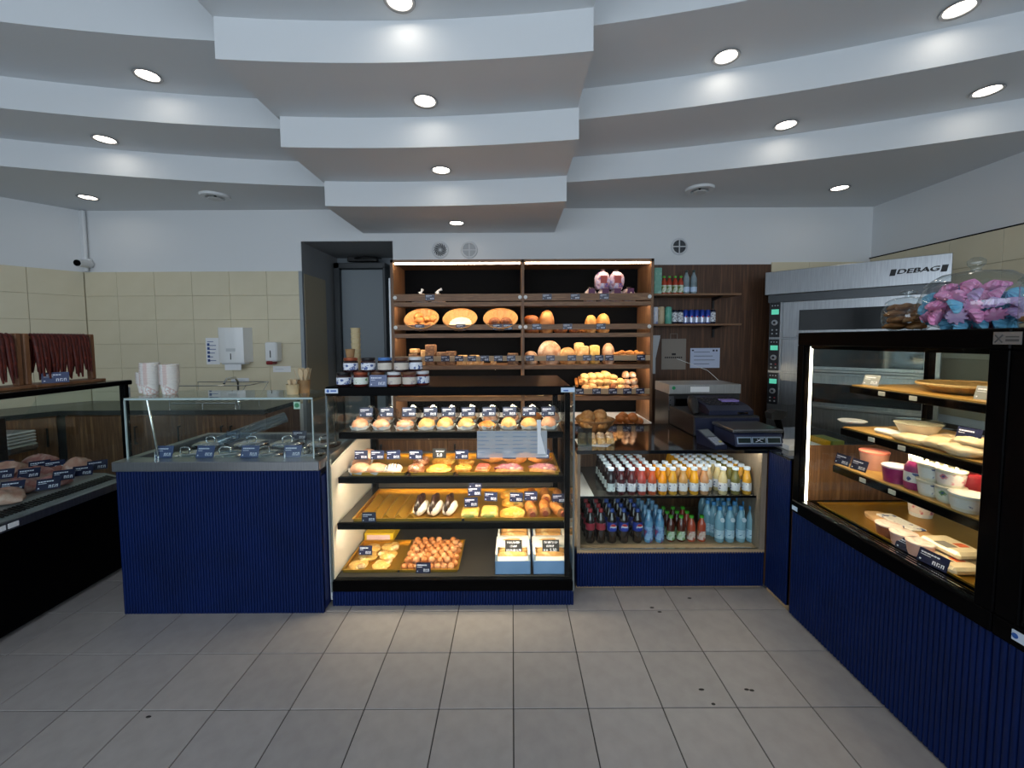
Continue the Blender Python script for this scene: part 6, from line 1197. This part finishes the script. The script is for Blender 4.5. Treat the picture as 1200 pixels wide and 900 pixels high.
for k, (px, X, dz) in enumerate([(1128, 1.68, 0), (1130, 1.68, .032), (1126, 1.62, 0)]):
    pk = MB().box((-.055, -.075, 0), (.055, .075, .03), .01); pk.box((-.05, -.03, .0295), (-.01, .02, .031), m=1); pk.box((.0, -.03, .0295), (.035, .0, .031), m=2)
    tag(pk.build0('sandwich_pack', [mat('pack_cream', '#dfcfae', .35, coat=.3), mat('barcode_grey', '#77736d', .6), mat('sticker_orange', '#d8663a', .5)]), ['lower wrapped sandwich pack on the gold tray', 'upper wrapped sandwich pack with orange sticker', 'wrapped sandwich pack beside the stacked ones'][k], 'pack').location = at(px, X, z + dz)
gcard(1076, 1.56, z + .001, 'dark card in front of the dip tubs', None, True, .095, .05); gcard(1106, 1.555, z + .001, 'dark card in front of the sandwich packs', None, True, .10, .05)
tub(1090, 1.95, .05, .09, PAPER, mat('tub_lid_white'), 'pale jar at the back of the gold tray', lblp, z)
# ---------------------------------------------------------------- jars on top of the case
zt = GZ
ck_ = mat('cookie', '#b98452', .6, noise=('#95602f', '#d0a478'), nscale=14, bump=.3, bscale=50)
j1 = thing('cookie_jar', 'round glass jar of brown cookies on the case top', 'jar', at(1062, 1.66, zt)); 
MB().lathe([(.055, .002), (.078, .02), (.086, .06), (.080, .095), (.066, .112)], 28, cap0=True, cap1=False).build('bowl', GLASSD, j1, 60, False); MB().lathe([(.074, .112), (.072, .122), (.05, .136), (.014, .142)], 28, cap0=False).build('lid', GLASSD, j1, 60, False); MB().lathe([(.012, .142), (.012, .150), (.028, .156), (.028, .164), (.02, .168)], 18).build('knob', GLASSD, j1, 50, False)
cky = P1('cookie', MB().blob((.036, .028, .014), (0, 0, 0), 12, 6, .4, .15, 3), ck_, 60); jl = Vector(at(1062, 1.66, zt))
for k in range(15):
    a = k * 2.4; rr = .04 if k < 10 else .03; cky.spawn((jl.x + rr * math.cos(a), jl.y + rr * math.sin(a), zt + .012 + (k // 4) * .026), 'brown cookie inside the round glass jar', 'cookie', 'cookies in the round jar', rz=a, rx=.3)
j2 = thing('meringue_jar', 'big glass bowl jar of pink and blue meringues', 'jar', at(1139, 1.66, zt)); S = 1.0
MB().lathe([(.07, .002), (.12, .02), (.148, .065), (.150, .10), (.135, .145), (.122, .16)], 36, cap1=False).build('bowl', GLASSD, j2, 60, False); MB().lathe([(.132, .16), (.128, .168), (.09, .198), (.02, .21)], 36, cap0=False).build('lid', GLASSD, j2, 60, False); MB().lathe([(.016, .21), (.013, .218), (.024, .232), (.024, .246), (.012, .256)], 18).build('knob', GLASSD, j2, 60, False)
def meringue():
    n = 36; b = MB(); vs = []
    prof = [(.0, 0), (.030, .002), (.033, .012), (.026, .024), (.014, .034), (.002, .042)]
    for i, (r, z_) in enumerate(prof):
        for k in range(n): a = 2 * PI * k / n + i * .18; q = r * (1 + (.17 if k % 4 < 2 else -.17)); vs.append((q * math.cos(a), q * math.sin(a), z_))
    fs = [(i * n + k, i * n + (k + 1) % n, (i + 1) * n + (k + 1) % n, (i + 1) * n + k) for i in range(len(prof) - 1) for k in range(n)]
    return b.add(vs, fs)
mers = [P1('meringue', meringue(), m, 28) for m in (mat('meringue_pink', '#f08ac4', .7, noise='#f2b4d8', nscale=30), mat('meringue_blue', '#5fb4dc', .7, noise='#8fcde8', nscale=30), mat('meringue_lilac', '#c7a3d6', .7, noise='#dcbfe2', nscale=30))]
mc = Vector(at(1139, 1.66, zt)); r_ = random.Random(5); pts = []
for lz, R_, n in ((.010, .075, 10), (.010, .03, 3), (.042, .112, 15), (.042, .055, 6), (.075, .118, 15), (.075, .06, 6), (.108, .105, 13), (.108, .05, 5), (.138, .065, 7), (.150, .015, 1)):
    for k in range(n):
        a = 2 * PI * (k + r_.random() * .4) / n; c = r_.randrange(5); c = (0, 1, 0, 1, 2)[c]
        mers[c].spawn((mc.x + R_ * math.cos(a), mc.y + R_ * math.sin(a), zt + lz), ['pink', 'blue', 'lilac'][c] + ' ridged meringue in the big glass jar', 'meringue', ['pink', 'blue', 'lilac'][c] + ' meringues', rz=r_.random() * 6, rx=r_.uniform(-1.2, 1.2), ry=r_.uniform(-1.2, 1.2), scale=.8)
j3 = thing('biscuit_jar', 'straight glass jar of biscuits at the far end of the case top', 'jar', (1.62, 1.25, zt)); MB().lathe([(.06, .002), (.064, .01), (.064, .13), (.058, .14)], 28, cap1=False).build('bowl', GLASSD, j3, 50, False); MB().lathe([(.07, .14), (.068, .15), (.045, .175), (.01, .18)], 28, cap0=False).build('lid', GLASSD, j3, 60, False)
jl = Vector((1.62, 1.25, zt))
for k in range(6): a = k * 1.05; cky.spawn((jl.x + .026 * math.cos(a), jl.y + .026 * math.sin(a), zt + .008 + .006 * k), 'pale biscuit inside the straight glass jar', 'biscuit', 'biscuits in the straight jar', rz=a)
# ---------------------------------------------------------------- deck oven standing across the corner
ql = P(897, 319.5, Y=3.90); zh = ql.z; hz = zh - P(897, 346, Y=3.90).z
tt = (zh - H); pr_ = P(1117, 296, Z=zh); dx = Vector((pr_.x - ql.x, pr_.y - ql.y, 0)); WO = dx.length; ao = math.atan2(dx.y, dx.x)
OV = thing('deck_oven', 'steel three-deck baking oven with hood standing across the corner', 'oven', (ql.x, ql.y, 0), ao)
MB().box((0, 0, zh - hz), (WO, .34, zh), .003).build('hood', STEELH, OV, None, False)
MB().box((.02, .04, zh - hz - .07), (WO - .02, .40, zh - hz)).build('hood_shadow_gap', mat('hood_gap_shade', '#55585b', .35, .8), OV, None, False)  # solid box, coloured dark as the shade under the hood
ZD = [1.895, 1.545, 1.215, .90]; ox = .03
MB().box((ox, .06, .25), (WO - .03, .46, zh - hz - .07)).build('body', STEELH, OV, None, False)
for x in (ox + .02, WO - .09): MB().box((x, .09, 0), (x + .05, .14, .25)).build('stand_leg', STEELH, OV, None, False); MB().box((x, .38, 0), (x + .05, .43, .25)).build('stand_leg', STEELH, OV, None, False)
PNL = mat('panel_black', '#1a1c22', .3); LCD = mat('lcd_green', '#5fd1b0', .3, emit=.5)
def pz(py): return P(903, py, Y=3.87).z
DK = [(354, 397, (372, 391)), (397, 436, (409, 431)), (436, 475, (447, 470))]
for k, (ya, yb_, wy) in enumerate(DK):
    z1, z0 = pz(ya), pz(yb_)
    d = MB().box((ox + .11, .035, z0 + .012), (WO - .03, .06, z1 - .006), .003).build('deck_door', STEELH, OV, None, False)
    h_ = z1 - z0
    MB().box((ox + .24, .028, z0 + h_ * .22), (WO - .12, .036, z0 + h_ * .75), .002).build('door_window', mat('oven_glass', '#16181a', .08, coat=.4), d, None, False)
    MB().box((ox + .23, .005, z0 + h_ * .06), (WO - .11, .03, z0 + h_ * .14), .006).build('door_handle', STEEL, d, None, False)
    cp_ = MB().box((ox + .008, .03, z0 + .015), (ox + .092, .06, z1 - .005), .002).build('control_panel', PNL, OV, None, False)
    MB().box((ox + .022, .0285, z0 + h_ * .66), (ox + .082, .0301, z0 + h_ * .80)).build('display', LCD, cp_, None, False)
    MB().lathe([(.026, 0), (.024, .012), (.012, .013)], 20).xf(Matrix.Translation((ox + .05, .030, z0 + h_ * .44)) @ Matrix.Rotation(PI / 2, 4, 'X')).build('dial', mat('dial_grey', '#9fa3a8', .35, .5), cp_, 40, False)
    MB().lathe([(.012, .0), (.011, .002)], 16).xf(Matrix.Translation((ox + .05, .017, z0 + h_ * .44)) @ Matrix.Rotation(PI / 2, 4, 'X')).build('dial_centre', PNL, cp_, None, False)
    for q in range(4): MB().lathe([(.007, 0), (.006, .003)], 10).xf(Matrix.Translation((ox + .032 + .036 * (q % 2), .030, z0 + h_ * (.14 + .1 * (q // 2)))) @ Matrix.Rotation(PI / 2, 4, 'X')).build('button', mat('button_pale', '#aeb2b8', .4) if not (k > 0 and q == 3) else mat('button_red', '#b03a44', .4), cp_, None, False)
    for q in range(3): MB().lathe([(.006, 0), (.005, .003)], 10).xf(Matrix.Translation((ox + .028 + .022 * q, .030, z0 + h_ * .90)) @ Matrix.Rotation(PI / 2, 4, 'X')).build('indicator', mat('button_pale'), cp_, None, False)
tx = OV; 
p = P(1084, 317, Y=3.0)
m_ = text('DEBAG', .058, 'maker_name', BLACKM, OV, (WO * .852, -.0015, zh - hz * .50), (PI / 2, 0, 0), .0012, bold=0); m_.scale = (1.25, .85, 1)
mm_ = m_.data
for v in mm_.vertices: v.co.x += .18 * v.co.y
for q in (-.003, -.0015, .0015, .003):
    e_ = m_.copy(); COL.objects.link(e_); e_.location.x += q; e_.location.z += q * .5; e_.name = 'maker_name'
for k, x in enumerate((WO * .852 - .139, WO * .852 + .139)): MB().prism([(x - .021, zh - hz * .5 - .026), (x + .012, zh - hz * .5 - .026), (x + .021, zh - hz * .5 + .024), (x - .012, zh - hz * .5 + .024)], -.0025, -.0005, 1).build('logo_block', BLACKM, OV, None, False)
# red emergency knob by the oven, cable
tag(MB().lathe([(.02, 0), (.02, .02), (.012, .025)], 14).build0('red_knob', mat('button_red'), 40), 'red round knob beside the barcode scanner', 'knob').location = (1.86, 2.62, .85)
